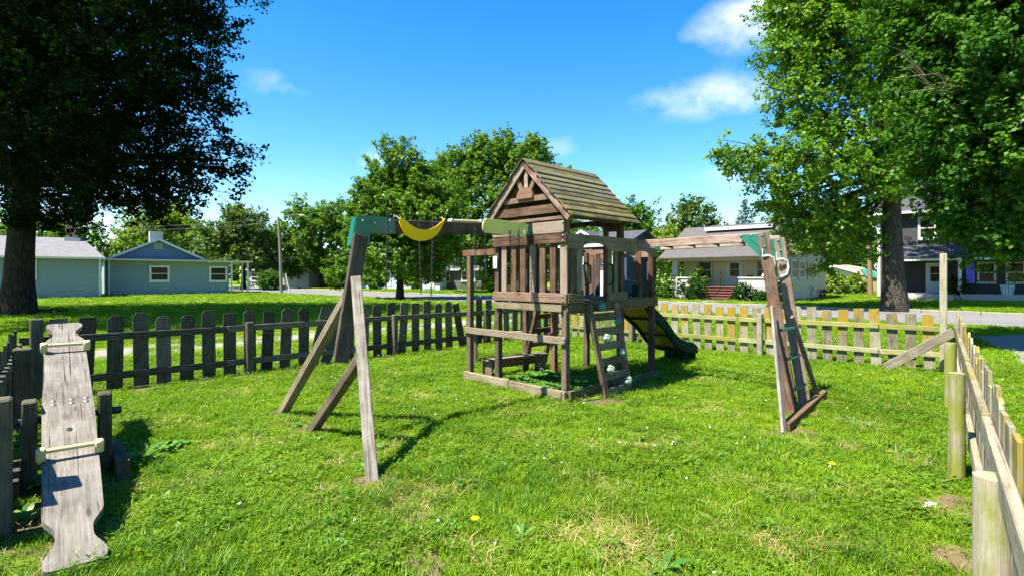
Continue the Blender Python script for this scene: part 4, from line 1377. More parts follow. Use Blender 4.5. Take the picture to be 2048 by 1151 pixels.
# roof: lapped planks on both slopes, carried by ridge and eave plates
sl = math.hypot(hw, zr - ze)
NC = 11
for s in (1, -1):
    dv = Vector((0, s * hw / sl, -(zr - ze) / sl))
    nv_ = Vector((0, s * (zr - ze) / sl, hw / sl))
    for i in range(NC):
        c0 = Vector((0, yc, zr)) + dv * ((i + .5) * (sl + .06) / NC) + nv_ * (.02 + .0)
        jut = .012 * (i == 2) + rp.uniform(-.003, .004)
        M = Matrix((Vector((1, 0, 0)), (dv * s), (nv_ + dv * -.11).normalized())).transposed()
        X = Vector((1, 0, 0))
        Z = (nv_ * 1.0 - dv * .115).normalized()
        Y = Z.cross(X)
        Mx = Matrix((X, Y, Z)).transposed().to_4x4()
        x0, x1 = -.13 + rp.uniform(-.01, .01), TD + .19 + rp.uniform(-.01, .012)
        c0.x = x0
        Mx.translation = c0 + nv_ * jut
        wv = (sl + .06) / NC * 1.16
        MB().cbox(0, -wv / 2, -.011, x1 - x0, wv / 2, .011, .003).build('roof_plank', M_roof, fort, Mx)
for s in (1, -1):
    fb('eave_plate', (-.05, yc + s * (TW / 2), 2.41), (TD + .12, yc + s * (TW / 2), 2.41), .09, .05, M_fort)
    for x in (.04, TD):
        M_, L_ = frame((x, yc, zr - .07), (x, yc + s * hw * .93, zr - .07 - (zr - ze) * .93), (0, 0, 1))
        MB().cbox(0, -.02, -.04, L_, .02, .04).build('rafter', M_fort, fort, M_)
fb('ridge_beam', (-.08, yc, zr - .04), (TD + .15, yc, zr - .04), .10, .035, M_fort)


def arch(name, p0, p1, h, rise, t, mat, a0=.15, a1=.85):
    """A board with a curved cut-out below."""
    M_, L_ = frame(p0, p1, (0, 0, 1))
    out = [(0, -h / 2)]
    xs = np.linspace(a0, a1, 13)
    for k in xs:
        q = (k - a0) / (a1 - a0) * 2 - 1
        out.append((k * L_, -h / 2 + rise * math.sqrt(max(0, 1 - q * q))))
    out += [(L_, -h / 2), (L_, h / 2), (0, h / 2)]
    return MB().prism(out, -t / 2, t / 2).build(name, mat, fort, M_)


# right wall with the ladder opening, and far walls
arch('arched_header', (-.03, -.028, 2.06), (1.62, -.028, 2.06), .20, .10, .03, M_fort_green, .19, .56)
arch('arched_header', (TD, .10, 2.36), (TD, TW, 2.36), .18, .11, .03, M_fort, .12, .88)
arch('arched_header', (.05, TW + .03, 2.36), (TD, TW + .03, 2.36), .18, .11, .03, M_fort, .12, .88)
arch('arched_header', (PX + .03, -.01, 1.99), (PX + .03, TW + .03, 1.99), .15, .09, .03, M_red, .30, .92)
arch('arched_header', (TD + .1, -.01, 1.98), (PX + .05, -.01, 1.98), .14, .08, .028, M_red, .22, .85)
for x in (.11, .255, .95, 1.10):
    fb('slat', (x, -.012, 1.23), (x, -.012, 2.02), .095, .022, M_fort_green, (1, 0, 0))
fb('lower_rail', (-.015, -.04, 1.322), (.31, -.04, 1.322), .125, .03, M_fort_green)
fb('lower_rail', (.88, -.04, 1.322), (1.34, -.04, 1.322), .125, .03, M_fort_green)
for y in (.29, 1.10, 1.24):
    fb('slat', (PX + .01, y, 1.23), (PX + .01, y, 2.0), .10, .022, M_fort, (0, 1, 0))
fb('upper_rail', (PX + .03, .85, 1.93), (PX + .03, TW + .03, 1.93), .09, .028, M_fort)
for x in (.2, .38, .56, .74, .92, 1.1, 1.5, 1.7, 1.9):
    fb('slat', (x, TW + .03, 1.23), (x, TW + .03, 2.02), .10, .022, M_fort, (1, 0, 0))
fb('upper_rail', (.05, TW + .055, 2.02), (PX, TW + .055, 2.02), .12, .028, M_fort)
fb('lower_rail', (.05, TW + .055, 1.32), (PX, TW + .055, 1.32), .12, .028, M_fort)
fb('slat', (TD, .30, 1.28), (TD, .30, 2.40), .09, .03, M_fort, (0, 1, 0))
# bolts on rails
bm_ = MB().ball((0, 0, 0), .007, .014, .014, 8, 4).mesh('bolt', M_bolt, 'all')
for y, z in ((.0, 1.35), (.0, 1.29), (.0, 2.13), (.0, 2.06), (1.33, 2.13), (1.33, 1.29), (.0, .79), (.0, .75), (1.98, .77), (.0, 2.30), (.0, 2.19)):
    o = link_mesh('bolt', bm_, fort)
    o.location = (-.055 if z > 1 else -.04, y + .012, z)
for x, z in ((.0, 2.11), (.0, 1.34), (.0, 1.30), (1.30, 1.34), (1.3, 1.22), (.0, 1.22), (2.16, 1.24)):
    o = link_mesh('bolt', bm_, fort)
    o.location = (x + .03, -.056 if z > 1.27 and z < 2 else -.046, z)
    o.rotation_euler = (0, 0, rad(90))
# handles and the little telescope at the opening
MB().tube([(.34, -.05, 1.48), (.36, -.12, 1.52), (.36, -.12, 1.74), (.34, -.05, 1.78)], .016, 8).build('handle', M_dkgreen, fort, smooth=True)
MB().tube([(.89, -.05, 1.48), (.88, -.12, 1.52), (.88, -.12, 1.74), (.89, -.05, 1.78)], .016, 8).build('handle', M_dkgreen, fort, smooth=True)
MB().tube([(.5, .5, 1.52), (.52, .44, 1.55), (.52, .44, 1.72), (.5, .5, 1.75)], .016, 8).build('handle', M_ring, fort, smooth=True)
MB().cbox(.20, .10, 1.40, .32, .22, 1.56, .02).build('toy_box', M_cream, fort, smooth=True)
# climbing ladder with hand holds
l0 = [Vector((.40, -.06, 1.23)), Vector((.47, -.30, -.02))]
r0 = [Vector((1.04, -.06, 1.23)), Vector((1.06, -.27, -.02))]
fb('ladder_stringer', l0[0], l0[1], .09, .05, M_leg, (1, 0, 0))
fb('ladder_stringer', r0[0], r0[1], .09, .05, M_fort, (1, 0, 0))
hold = [(.62, 1.19, 1), (.94, .98, 1), (.62, .77, 0), (.94, .56, 0), (.60, .36, 0), (.96, .17, 0)]
for i in range(6):
    k = .14 + i * .158
    z = 1.23 - 1.25 * k
    a, c = l0[0].lerp(l0[1], k), r0[0].lerp(r0[1], k)
    fb('ladder_step', a + Vector((.03, .0, 0)), c + Vector((-.03, 0, 0)), .105, .03, M_fort_green)
for hx, hz, gi in hold:
    k = (1.23 - hz) / 1.25
    y = -.06 - .24 * k - .05
    b = MB()
    for q in range(5):
        an = q * 1.257 + hx
        b.ball((hx + .035 * math.cos(an), y, hz + .035 * math.sin(an)), .032, .04, .032, 8, 5, .12, q)
    b.ball((hx, y - .012, hz), .045, .05, .045, 9, 6, .1, 9)
    b.build('hand_hold', M_rock2 if gi else M_rock, fort, smooth=True)
# rope ladder timbers on the far side of the tower
fb('ladder_stringer', (TD - .35, TW + .02, 1.2), (TD - .15, TW + .55, -.02), .09, .05, M_fort, (1, 0, 0))
fb('ladder_stringer', (TD + .12, TW + .02, 1.2), (TD + .32, TW + .55, -.02), .09, .05, M_fort, (1, 0, 0))
for k in (.2, .4, .6, .8):
    a = Vector((TD - .35, TW + .02, 1.2)).lerp(Vector((TD - .15, TW + .55, -.02)), k)
    fb('ladder_step', a + Vector((.03, 0, 0)), a + Vector((.45, 0, 0)), .08, .03, M_fort)

# wave slide: yellow bed, dark green raised sides, a foot under the end
sld = thing('wave_slide', 'green and yellow wavy plastic slide leaving the far side of the fort', 'slide', FO, FRZ)
prof = [(2.10, 1.32), (2.25, 1.30), (2.42, 1.18), (2.62, 1.00), (2.84, .86), (3.06, .74), (3.26, .58), (3.46, .42), (3.66, .32), (3.88, .26), (4.12, .22), (4.26, .19)]


def smooth_prof(p, n=5):
    out = []
    for i in range(len(p) - 1):
        p0, p1, p2, p3 = p[max(i - 1, 0)], p[i], p[i + 1], p[min(i + 2, len(p) - 1)]
        for k in range(n):
            t = k / n
            out.append(tuple(.5 * (2 * b_ + (c_ - a_) * t + (2 * a_ - 5 * b_ + 4 * c_ - d_) * t * t + (3 * b_ - a_ - 3 * c_ + d_) * t ** 3) for a_, b_, c_, d_ in zip(p0, p1, p2, p3)))
    out.append(p[-1])
    return out


sp_ = smooth_prof(prof)
yS0, yS1 = .36, .86
b = MB()
for i in range(len(sp_) - 1):
    (xa, za), (xb, zb) = sp_[i], sp_[i + 1]
    b.quad((xa, yS0, za), (xb, yS0, zb), (xb, yS1, zb), (xa, yS1, za))
    b.quad((xa, yS1, za - .02), (xb, yS1, zb - .02), (xb, yS0, zb - .02), (xa, yS0, za - .02))
b.build('slide_bed', M_slide, sld, fix=False)
for y, s in ((yS0, -1), (yS1, 1)):
    b = MB()
    sec = [(0, -.05), (0, .12), (s * .02, .145), (s * .05, .145), (s * .07, .12), (s * .07, -.05), (s * .05, -.07), (s * .02, -.07)]
    n = len(sec)
    vs = []
    for x, z in sp_:
        k = min(1, (4.30 - x) * 2.5 + .55)
        vs += [(x, y + a, z + c * k) for a, c in sec]
    fs = []
    for i in range(len(sp_) - 1):
        for j in range(n):
            fs.append((i * n + j, i * n + (j + 1) % n, (i + 1) * n + (j + 1) % n, (i + 1) * n + j))
    fs += [tuple(range(n)), tuple(range(len(vs) - 1, len(vs) - n - 1, -1))]
    b.add(vs, fs).build('slide_side', M_dkgreen, sld, smooth=True)
for xx, zz in ((2.75, .88), (3.22, .57), (3.6, .31)):
    MB().box(xx - .02, yS0 + .003, zz - .03, xx + .02, yS1 - .003, zz + .005).build('rib', M_dkgreen, sld)
b = MB()
b.prism([(yS0 - .07, 1.28), (yS0 - .07, 1.42)] + [(.61 + .32 * math.cos(a), 1.42 + .13 * math.sin(a)) for a in np.linspace(math.pi, 0, 10)] + [(yS1 + .07, 1.28)], -.02, .02)
b.build('slide_hood', plain('blue_green_plastic', (.01, .09, .11), .4, .15), sld, Matrix.Translation((PX + .09, 0, 0)) @ Matrix.Rotation(rad(90), 4, 'Z'), smooth=True)
MB().box(3.98, yS0 + .02, 0, 4.08, yS1 - .02, .215).build('slide_foot', M_dkgreen, sld)
MB().box(4.2, yS0 - .02, 0.0, 4.27, yS1 + .02, .165).build('slide_toe', M_dkgreen, sld)

# bench in the sandbox, and another beyond
bc = thing('sandbox_bench', 'low grey plank bench inside the fort frame', 'bench', FO, FRZ)
for k in (0, 1):
    board(bc, 'seat_plank', (.20, 1.78 + k * .125 , .295), (1.42, 1.62 + k * .125, .295), .118, .03, M_leg, up=(.13, 1, 0))
board(bc, 'end_board', (.28, 1.83, 0), (.28, 1.83, .278), .22, .04, M_leg, up=(0, 1, 0))
board(bc, 'end_board', (1.34, 1.69, 0), (1.34, 1.69, .278), .22, .04, M_fort, up=(0, 1, 0))
board(bc, 'apron', (.31, 1.76, .215), (1.31, 1.63, .215), .12, .025, M_fort)
o = thing('plank_bench', 'dark plank bench behind the fort posts near the fence', 'bench', (-.76, 9.7, 0), .22)
board(o, 'seat_plank', (0, 0, .545), (1.2, 0, .545), .13, .035, M_leg, up=(0, 1, 0))
board(o, 'seat_plank', (0, .14, .545), (1.2, .14, .545), .13, .035, M_leg, up=(0, 1, 0))
for x in (.1, 1.08):
    board(o, 'leg', (x, .07, 0), (x, .07, .525), .2, .05, M_swing, up=(0, 1, 0))

# ------------------------------------------------------------------ swing set
AX, BX = Vector((-.700, .714, 0)), Vector((.714, .700, 0))


def FL(x, y, z):
    return FO + BX * x + AX * y + Vector((0, 0, z))


s_end = FL(-.03, .61, 2.24)
s_api = FL(-2.56, .61, 2.12)
ss = thing('swing_set', 'worn wooden swing set beam with leaning legs and green corner bracket', 'swing set', (s_api.x, s_api.y, 0))
ofs = Vector((s_api.x, s_api.y, 0))


def sb(name, p0, p1, w, t, mat, up=(0, 0, 1)):
    return board(ss, name, Vector(p0) - ofs, Vector(p1) - ofs, w, t, mat, up, .006)


bdir = (s_end - s_api).normalized()
sb('beam', s_api + bdir * .03, s_end, .145, .09, M_swing)
apex = s_api + Vector((0, 0, -.02))
fB, fL_, fM = G(745, 958), G(562, 826), G(622, 858)
sb('leg', W(722, 470, 5.36), W(681, 724, 5.15), .165, .04, M_dkleg, up=tuple(BX + AX * .12))
lt = W(712, 556, 5.22)
sb('leg', lt + Vector((0, 0, .0)), fB - Vector((0, 0, .03)), .10, .085, M_white, up=(1, .2, 0))
sb('leg', W(708, 570, 5.38), fL_ - Vector((0, 0, .03)), .10, .085, M_leg, up=(.7, .7, 0))
sb('brace', W(722, 716, 4.86), fM - Vector((0, 0, .03)), .10, .085, M_leg, up=(.6, .7, 0))
MB().tube([W(711, 578, 5.14) - ofs, W(711, 578, 5.19) - ofs], .022, 8).build('bolt_hole', M_iron, ss)
# green corner bracket: two cheek plates and an outer strap
Mb, Lb = frame(s_api - bdir * .06, s_end, (0, 0, 1))
Mb.translation = Mb.translation - ofs
b = MB()
b.prism([(-.02, .085), (.08, .105), (.42, .085), (.42, -.078), (.125, -.078), (.10, -.20), (-.085, -.20)], -.058, -.046)
b.prism([(-.02, .085), (.08, .105), (.42, .085), (.42, -.078), (.125, -.078), (.10, -.20), (-.085, -.20)], .046, .058)
b.prism([(-.03, .088), (-.02, .085), (-.085, -.20), (-.098, -.20)], -.0459, .0459)
b.prism([(-.02, .085), (.08, .105), (.42, .085), (.42, .094), (.08, .115), (-.02, .095)], -.0459, .0459)
br_ = b.build('corner_bracket', M_green, ss, Mb)
b2 = MB()
for x, z in ((.04, .05), (.04, -.14), (.18, .03), (.36, .06), (.36, -.05)):
    b2.ball((x, -.06, z), .016, .01, .016, 8, 5)
b2.build('bolt_heads', M_bolt, br_, smooth=True)
Mb2, _ = frame(s_end - bdir * .15, s_end + bdir * .1, (0, 0, 1))
Mb2.translation = Mb2.translation - ofs
b = MB().box(0, -.055, -.085, .145, -.046, .085)
b.box(0, .046, -.085, .145, .055, .085)
b.box(.136, -.13, -.085, .1445, -.0555, .085)
b.box(.136, .0555, -.085, .1445, .13, .085)
e_ = b.build('end_bracket', M_green, ss, Mb2)
b2 = MB()
for x, y, z in ((.05, -.056, .05), (.05, -.056, -.05), (.134, -.1, .05), (.134, -.1, -.05)):
    b2.ball((x, y, z), .012, .012, .012, 8, 5)
b2.build('bolt_heads', M_bolt, e_, smooth=True)


def chain_mesh(pts, name='chain', r=.004, link=.036):
    """A run of interlocking oval links along pts"""
    b = MB()
    pts = [Vector(p) for p in pts]
    seg, acc = 0, 0.0
    L = sum((pts[i + 1] - pts[i]).length for i in range(len(pts) - 1))
    n = int(L / (link * .8))
    ds = L / max(1, n)
    for k in range(n):
        s = (k + .5) * ds
        i = 0
        while i < len(pts) - 2 and s > (pts[i + 1] - pts[i]).length:
            s -= (pts[i + 1] - pts[i]).length
            i += 1
        d = (pts[i + 1] - pts[i]).normalized()
        c = pts[i] + d * s
        q = Vector((1, 0, 0)) if abs(d.x) < .8 else Vector((0, 1, 0))
        q = (q - d * q.dot(d)).normalized()
        if k % 2:
            q = d.cross(q)
        ring = [c + d * (math.cos(a) * link * .5) + q * (math.sin(a) * link * .26) for a in np.linspace(0, 2 * math.pi, 9)]
        b.tube(ring, r, 5, False)
    return b


def beam_at(f, dy=0.0, dz=0.0):
    return s_api.lerp(s_end, f) + Vector((bdir.y, -bdir.x, 0)).normalized() * dy + Vector((0, 0, dz))


# yellow belt seat thrown over the beam, its chains hanging behind
bw = thing('belt_swing', 'bright yellow belt swing seat slung in front of the beam', 'swing', beam_at(.3))
bo = Vector(bw.location)
b = MB()
N = 18
P0, P1 = W(792, 440, 5.28), W(880, 443, 5.55)
rows = []
side_v = Vector((bdir.y, -bdir.x, 0)).normalized()
for i in range(N + 1):
    t = i / N
    c = P0.lerp(P1, t)
    c.z -= .155 * (1 - (2 * t - 1) ** 2) ** .8
    hwid = .062 * min(1, .45 + 5 * min(t, 1 - t))
    c += side_v * .07
    tilt_ = Vector((side_v.x * .42, side_v.y * .42, .9)).normalized()
    rows.append((c + tilt_ * hwid, c - tilt_ * hwid))
vs, fs = [], []
for u_, l_ in rows:
    nrm_ = side_v * .006
    vs += [u_ + nrm_ - bo, l_ + nrm_ - bo, l_ - nrm_ - bo, u_ - nrm_ - bo]
for i in range(N):
    a = i * 4
    for j in range(4):
        fs.append((a + j, a + (j + 1) % 4, a + 4 + (j + 1) % 4, a + 4 + j))
fs += [(0, 1, 2, 3), (N * 4 + 3, N * 4 + 2, N * 4 + 1, N * 4)]
b.add(vs, fs)
b.build('seat', M_yellow, bw, smooth=True)
for q0, q1 in ((W(787, 434, 5.3), P0 + side_v * .07), (W(880, 436, 5.6), P1 + side_v * .07)):
    MB().tube([q0 - bo, q0.lerp(q1, .5) + Vector((0, 0, .02)) - bo, q1 - bo], .007, 6).build('hook', M_bolt, bw)
for px0, px1, Y, y0, y1 in ((838, 842, 5.62, 470, 588), (866, 862, 5.68, 470, 590), (775, 772, 5.4, 460, 578)):
    pts = [W(px0, y0 - 35, Y), W((px0 + px1) / 2, (y0 + y1) / 2, Y), W(px1, y1, Y)]
    chain_mesh([p - bo for p in pts]).build('chain', M_chain, bw, fix=False)
# white trapeze bar lying on the beam
tb = thing('trapeze_bar', 'cream trapeze bar lying on top of the beam', 'trapeze bar', beam_at(.55, 0, .09))
d_ = bdir
MB().tube([-d_ * .24, d_ * .24], .018, 10).build('bar', M_cream, tb, smooth=True)
MB().tube([-d_ * .24 + Vector((0, 0, .0)) - side_v * .03, -d_ * .24 + side_v * .05], .022, 8).build('end_cap', M_ring, tb, smooth=True)
MB().tube([d_ * .22 - side_v * .03, d_ * .22 + side_v * .05], .022, 8).build('end_cap', M_ring, tb, smooth=True)
tbo = Vector(tb.location)
chain_mesh([W(950, 455, 6.15) - tbo, W(951, 540, 6.15) - tbo, W(954, 566, 6.15) - tbo]).build('chain', M_chain, tb, fix=False)
chain_mesh([W(970, 455, 6.2) - tbo, W(971, 515, 6.2) - tbo, W(972, 556, 6.2) - tbo]).build('chain', M_chain, tb, fix=False)
# flat faded seat hooked on the beam
fs_ = thing('flat_swing', 'flat faded yellow swing seat hooked upright against the beam', 'swing', beam_at(.85, .075, 0))
fo = Vector(fs_.location)
Pa, Pb = W(962, 452, 6.05), W(1038, 461, 6.35)
Mf, Lf = frame(Pa + side_v * .085 - fo, Pb + side_v * .085 - fo, (.2 * side_v.x, .2 * side_v.y, 1))
rr_ = .082
out = [(-.0 + rr_ * .55 * math.cos(a), rr_ * math.sin(a)) for a in np.linspace(math.pi / 2, 1.5 * math.pi, 9)] + [(Lf + rr_ * .55 * math.cos(a), rr_ * math.sin(a)) for a in np.linspace(-math.pi / 2, math.pi / 2, 9)]
MB().prism(out, -.011, .011).build('seat', M_pale, fs_, Mf, smooth=True)
for px0, y0, y1, Y in ((1013, 470, 530, 6.2), (1030, 468, 520, 6.28)):
    chain_mesh([W(px0, y0 - 8, Y) + side_v * .06 - fo, W(px0 + 1, (y0 + y1) / 2, Y) + side_v * .06 - fo, W(px0 + 4, y1 + 20, Y) + side_v * .04 - fo]).build('chain', M_chain, fs_, fix=False)
chain_mesh([W(1062, 545, 6.5) - fo, W(1063, 580, 6.5) - fo, W(1064, 604, 6.5) - fo]).build('chain', M_chain, fs_, fix=False)
MB().tube([W(1040, 462, 6.3) + side_v * .07 - fo, W(1036, 470, 6.28) + side_v * .11 - fo, W(1030, 476, 6.28) + side_v * .07 - fo], .006, 6).build('hook', M_bolt, fs_)

# ------------------------------------------------------------------ monkey bars
mk = thing('monkey_bars', 'peeling monkey bar frame with ladder and green triangular bracket', 'monkey bars', (3.3, 6.6, 0))
mo = Vector((3.3, 6.6, 0))
n0, n1 = FL(1.68, -.03, 2.09), FL(1.70, -1.86, 2.10)
f0, f1 = FL(2.17, -.03, 2.07), FL(2.20, -1.84, 2.09)


def mbd(name, p0, p1, w, t, mat, up=(0, 0, 1)):
    return board(mk, name, Vector(p0) - mo, Vector(p1) - mo, w, t, mat, up, .006)


mbd('beam', n0, n1, .115, .045, M_peel)
mbd('beam', f0, f1 + (f1 - f0).normalized() * .03, .115, .045, M_peel)
for k in (.16, .36, .56, .76, .95):
    a, c = n0.lerp(n1, k), f0.lerp(f1, k)
    MB().tube([a - mo - Vector((0, 0, .02)), c - mo - Vector((0, 0, .02))], .018, 8).build('rung', M_dkgreen, mk, smooth=True)
fn, ff = G(1586, 828), G(1611, 811)
ln0, lf0 = FL(1.66, -1.84, 2.15), FL(2.17, -1.86, 2.11)
mbd('leg', ln0, fn - Vector((0, 0, .03)), .135, .045, M_red, up=(.8, -.2, 0))
mbd('leg', lf0, ff - Vector((0, 0, .03)), .135, .045, M_red, up=(.8, -.2, 0))
g0, g1 = G(1571, 862), G(1648, 792)
mbd('ground_timber', g0 + Vector((0, 0, .045)), g1 + Vector((0, 0, .045)), .09, .085, M_swing)
w0 = W(1545, 612, 6.0)
mbd('ladder_rail', w0, G(1568, 866) + Vector((0, 0, .0)), .075, .03, M_white, up=(.7, .6, 0))
mbd('ladder_rail', W(1552, 640, 6.05), W(1594, 829, 5.95), .05, .03, M_fort, up=(.7, .6, 0))
mbd('ladder_rail', W(1584, 632, 6.45), G(1638, 800), .06, .04, M_fort, up=(.7, .6, 0))
for (xa, ya, xb, yb) in ((1560, 660, 1588, 655), (1573, 718, 1599, 710), (1586, 780, 1610, 768)):
    MB().tube([W(xa, ya, 6.05) - mo, W(xb, yb, 6.4) - mo], .02, 8).build('rung', M_green, mk, smooth=True)


def tri_bracket(corner, d, dn, nrm, sz, sv):
    """Raised triangular plate with rim and bolts: along the beam (d) and down the leg (dn)"""
    X, Z = d.normalized(), (-dn).normalized()
    Y = Z.cross(X).normalized()
    Z = X.cross(Y)
    M_ = Matrix((X, Y, Z)).transposed().to_4x4()
    M_.translation = corner - mo
    s = -1 if Y.dot(nrm) < 0 else 1
    lo = lambda a, c: (min(s * a, s * c), max(s * a, s * c))
    b = MB()
    o1 = [(0.03, .06), (.0, .06), (-.05, -sv), (-.0, -sv - .03), (sz, .03), (sz, .06)]
    b.prism(o1, *lo(.0, .014))
    b.prism([(.06, .02), (.045, -.11), (sz * .62, .02)], *lo(.0141, .022))
    p_ = b.build('triangular_bracket', M_green, mk, M_)
    b2 = MB()
    for x, z in ((.02, .035), (-.02, -sv * .45), (-.02, -sv * .93), (sz * .5, .04), (sz * .93, .045)):
        b2.ball((x, s * .02, z), .014, .012, .014, 8, 5)
    b2.build('bolt_heads', M_bolt, p_, smooth=True)


dm = (n0 - n1).normalized()
tri_bracket(ln0 + Vector((.0, -.035, -.07)), dm, fn - ln0, Vector((-.5, -.8, 0)), .30, .24)
tri_bracket(lf0 + Vector((0, -.035, -.07)), dm, ff - lf0, Vector((-.5, -.8, 0)), .28, .22)
MB().box(0, -.03, -.05, .09, -.022, .05).build('end_plate', M_green, mk, frame(f0 - mo, f1 - mo, (0, 0, 1))[0])
# grab rings hanging from the far end
for i, (px, py, Y, lab) in enumerate(((1538, 527, 6.55, 'pale plastic grab ring hanging between the two ladder legs'), (1566, 534, 6.85, 'pale plastic grab ring hanging right of the far ladder leg'))):
    c = W(px, py, Y)
    o = thing('grab_ring', lab, 'ring', c, 0, 'trapeze rings on the monkey bars')
    k = Y / F
    pts = [(-13 * k, 0, 14 * k), (-2 * k, 0, 16 * k), (8 * k, 0, 12 * k), (11 * k, 0, 0), (8 * k, 0, -14 * k), (-2 * k, 0, -19 * k), (-10 * k, 0, -21 * k), (-13 * k, 0, -26 * k)]
    MB().tube(pts, .017, 10).build('grip', M_ring, o, smooth=True)
    MB().tube([(-13 * k, 0, 14 * k), (-13 * k, 0, 30 * k)], .008, 6).build('hanger', M_ring, o)

# ------------------------------------------------------------------ see-saw
q0, q1 = Vector((-2.35, 2.83, .03)), Vector((-4.62, 5.42, 1.10))
sw = thing('see_saw', 'grey weathered see-saw plank with cream handles at the left', 'see-saw', q0.lerp(q1, .5) * Vector((1, 1, 0)).x if False else (-3.56, 4.22, 0))
so = Vector((-3.56, 4.22, 0))
wv = Vector((.75, .66, 0)).normalized()
Mq, Lq = frame(q0 - so, q1 - so, wv)
half = .145
pr = [(0, .085), (.006, .115), (.02, .132)]
for x in np.linspace(.05, .50, 22):
    lobe = .14 - .055 * min(1, max(0, (x - .07) / .17)) ** 2 * (3 - 2 * min(1, max(0, (x - .07) / .17)))
    back = .060 * min(1, max(0, (x - .30) / .18)) ** 2 * (3 - 2 * min(1, max(0, (x - .30) / .18)))
    pr.append((x, lobe + back))
pr.append((Lq * .5, half + .012))
top = pr + [(Lq - x, z) for x, z in pr[:-1][::-1]]
out = [(x, z) for x, z in top] + [(x, -z) for x, z in top[::-1]]
b = MB().prism(out, -.022, .022)
pl_ = b.build('plank', M_seesaw, sw, Mq)
pn = Mq.to_3x3() @ Vector((0, 1, 0))
sgn = 1 if pn.z > 0 else -1
for f_ in (.30, .80):
    c = MB()
    x = Lq * f_
    hd = MB()
    hd.M = Mq
    y_ = sgn * .09
    hd.tube([(x, y_, -half - .03), (x, y_, half + .03)], .016, 10)
    h_ = hd.build('handle', M_cream, sw, smooth=True)
    for s in (1, -1):
        k_ = MB()
        k_.M = Mq
        yy = sorted((sgn * .0225, sgn * .115))
        k_.cbox(x - .028, yy[0], s * (half + .008) - .026, x + .028, yy[1], s * (half + .008) + .026, .01)
        k_.build('handle_bracket', M_cream, h_, smooth=True)
b = MB()
b.M = Mq
for dx in (-.06, .0):
    for z in (-.09, .02, .11):
        b.ball((Lq * .53 + dx, sgn * .024, z), .022, .008, .018, 10, 5)
b.build('bolt_heads', M_bolt, sw, smooth=True)
b = MB()
b.M = Mq
b.ball((Lq * .40, sgn * .0215, -.0), .035, .003, .02, 10, 4)
b.build('knot_hole', M_iron, sw)
pc = q0.lerp(q1, .5) - so
for s in (1, -1):
    c = pc + wv * (s * .225)
    board(sw, 'pivot_post', (c.x, c.y, -.05), (c.x, c.y, pc.z + .10), .15, .09, M_dark, up=(wv.y, -wv.x, 0), c=.012)
    e = c + wv * (s * .07)
    MB().tube([Vector((e.x, e.y, pc.z - .06)) - wv * .02, Vector((e.x, e.y, pc.z - .06)) + wv * .04], .03, 8).build('axle_nut', M_iron, sw)
    board(sw, 'foot_timber', Vector((c.x, c.y, .08)) + wv * (s * .095) + Vector((wv.y, -wv.x, 0)) * .30, Vector((c.x, c.y, .08)) + wv * (s * .095) - Vector((wv.y, -wv.x, 0)) * .30, .16, .09, M_dark)
ax0, ax1 = pc - wv * .2, pc + wv * .2
MB().tube([ax0 - Vector((0, 0, .06)), ax1 - Vector((0, 0, .06))], .025, 10).build('axle', M_iron, sw, smooth=True)
b = MB()
b.M = Mq
yy = sorted((-sgn * .0225, -sgn * .07))
b.box(Lq * .5 - .12, yy[0], -half + .01, Lq * .5 + .12, yy[1], half - .01)
b.build('pivot_block', M_dark, sw)

# ------------------------------------------------------------------ worn soil
rw = random.Random(21)
wear = [(G(748, 958), .20), (G(562, 826), .20), (G(622, 858), .20), (G(1571, 862), .30), (G(1600, 825), .25), (G(1640, 800), .25), (G(1195, 802), .30),
        (G(850, 1130), .16), (G(930, 1075), .13), (G(1905, 1010), .28), (G(1925, 1120), .22), (G(1690, 840), .12),
        (G(60, 1050), .5), (G(130, 960), .45), (G(40, 960), .5), (G(230, 840), .2), (G(1240, 760), .5), (G(1100, 770), .5)]
for k in range(17):
    q = LF0.lerp(LF1, k / 16)
    wear.append((Vector((q.x + .12, q.y - .12, 0)), rw.uniform(.16, .34)))
b = MB()
for c, r in wear:
    r *= .72
    a0 = rw.uniform(0, 6)
    ks = [1 + .28 * math.sin(2 * a + a0) + .18 * math.sin(5 * a + a0 * 2) + rw.uniform(-.1, .1) for a in np.linspace(0, 2 * math.pi, 17)[:-1]]
    pts_ = [(c.x + r * k * 1.25 * math.cos(a), c.y + r * k * math.sin(a), .003) for k, a in zip(ks, np.linspace(0, 2 * math.pi, 17)[:-1])]
    b.add([(c.x, c.y, .003)] + pts_, [(0, i + 1, (i + 1) % 16 + 1) for i in range(16)])
tag(b.build('soil', plain('dry_soil', (.13, .10, .055), 1.0, .35, 9, .1, .5, dirt=(.09, .06, .035), dirt_amt=.05)), 'bare dry soil showing round the posts and in worn spots', 'soil', kind='structure')


def nfield(xy, scale, seed):
    return np.array([mnoise.noise(Vector((x * scale + seed * 13.7, y * scale - seed * 5.1, seed))) for x, y in xy])


def unworn(xy, keep=.45):
    ok = np.ones(len(xy), bool)
    dp_ = xy @ np.array([-.722, .692])
    nn = nfield(xy, .9, 12)
    ok &= ~((np.abs(dp_ - 13.9) < 1.5) & (xy[:, 0] < 1) & (nn + rg.normal(0, .15, len(xy)) > -.15))
    for c, r in wear:
        dd_ = np.hypot((xy[:, 0] - c.x) / 1.15, xy[:, 1] - c.y)
        ok &= ~((dd_ < r * (.75 + .35 * rg.random(len(xy)))) & (rg.random(len(xy)) > keep))
    return xy[ok]


# ------------------------------------------------------------------ grass, clover, weeds


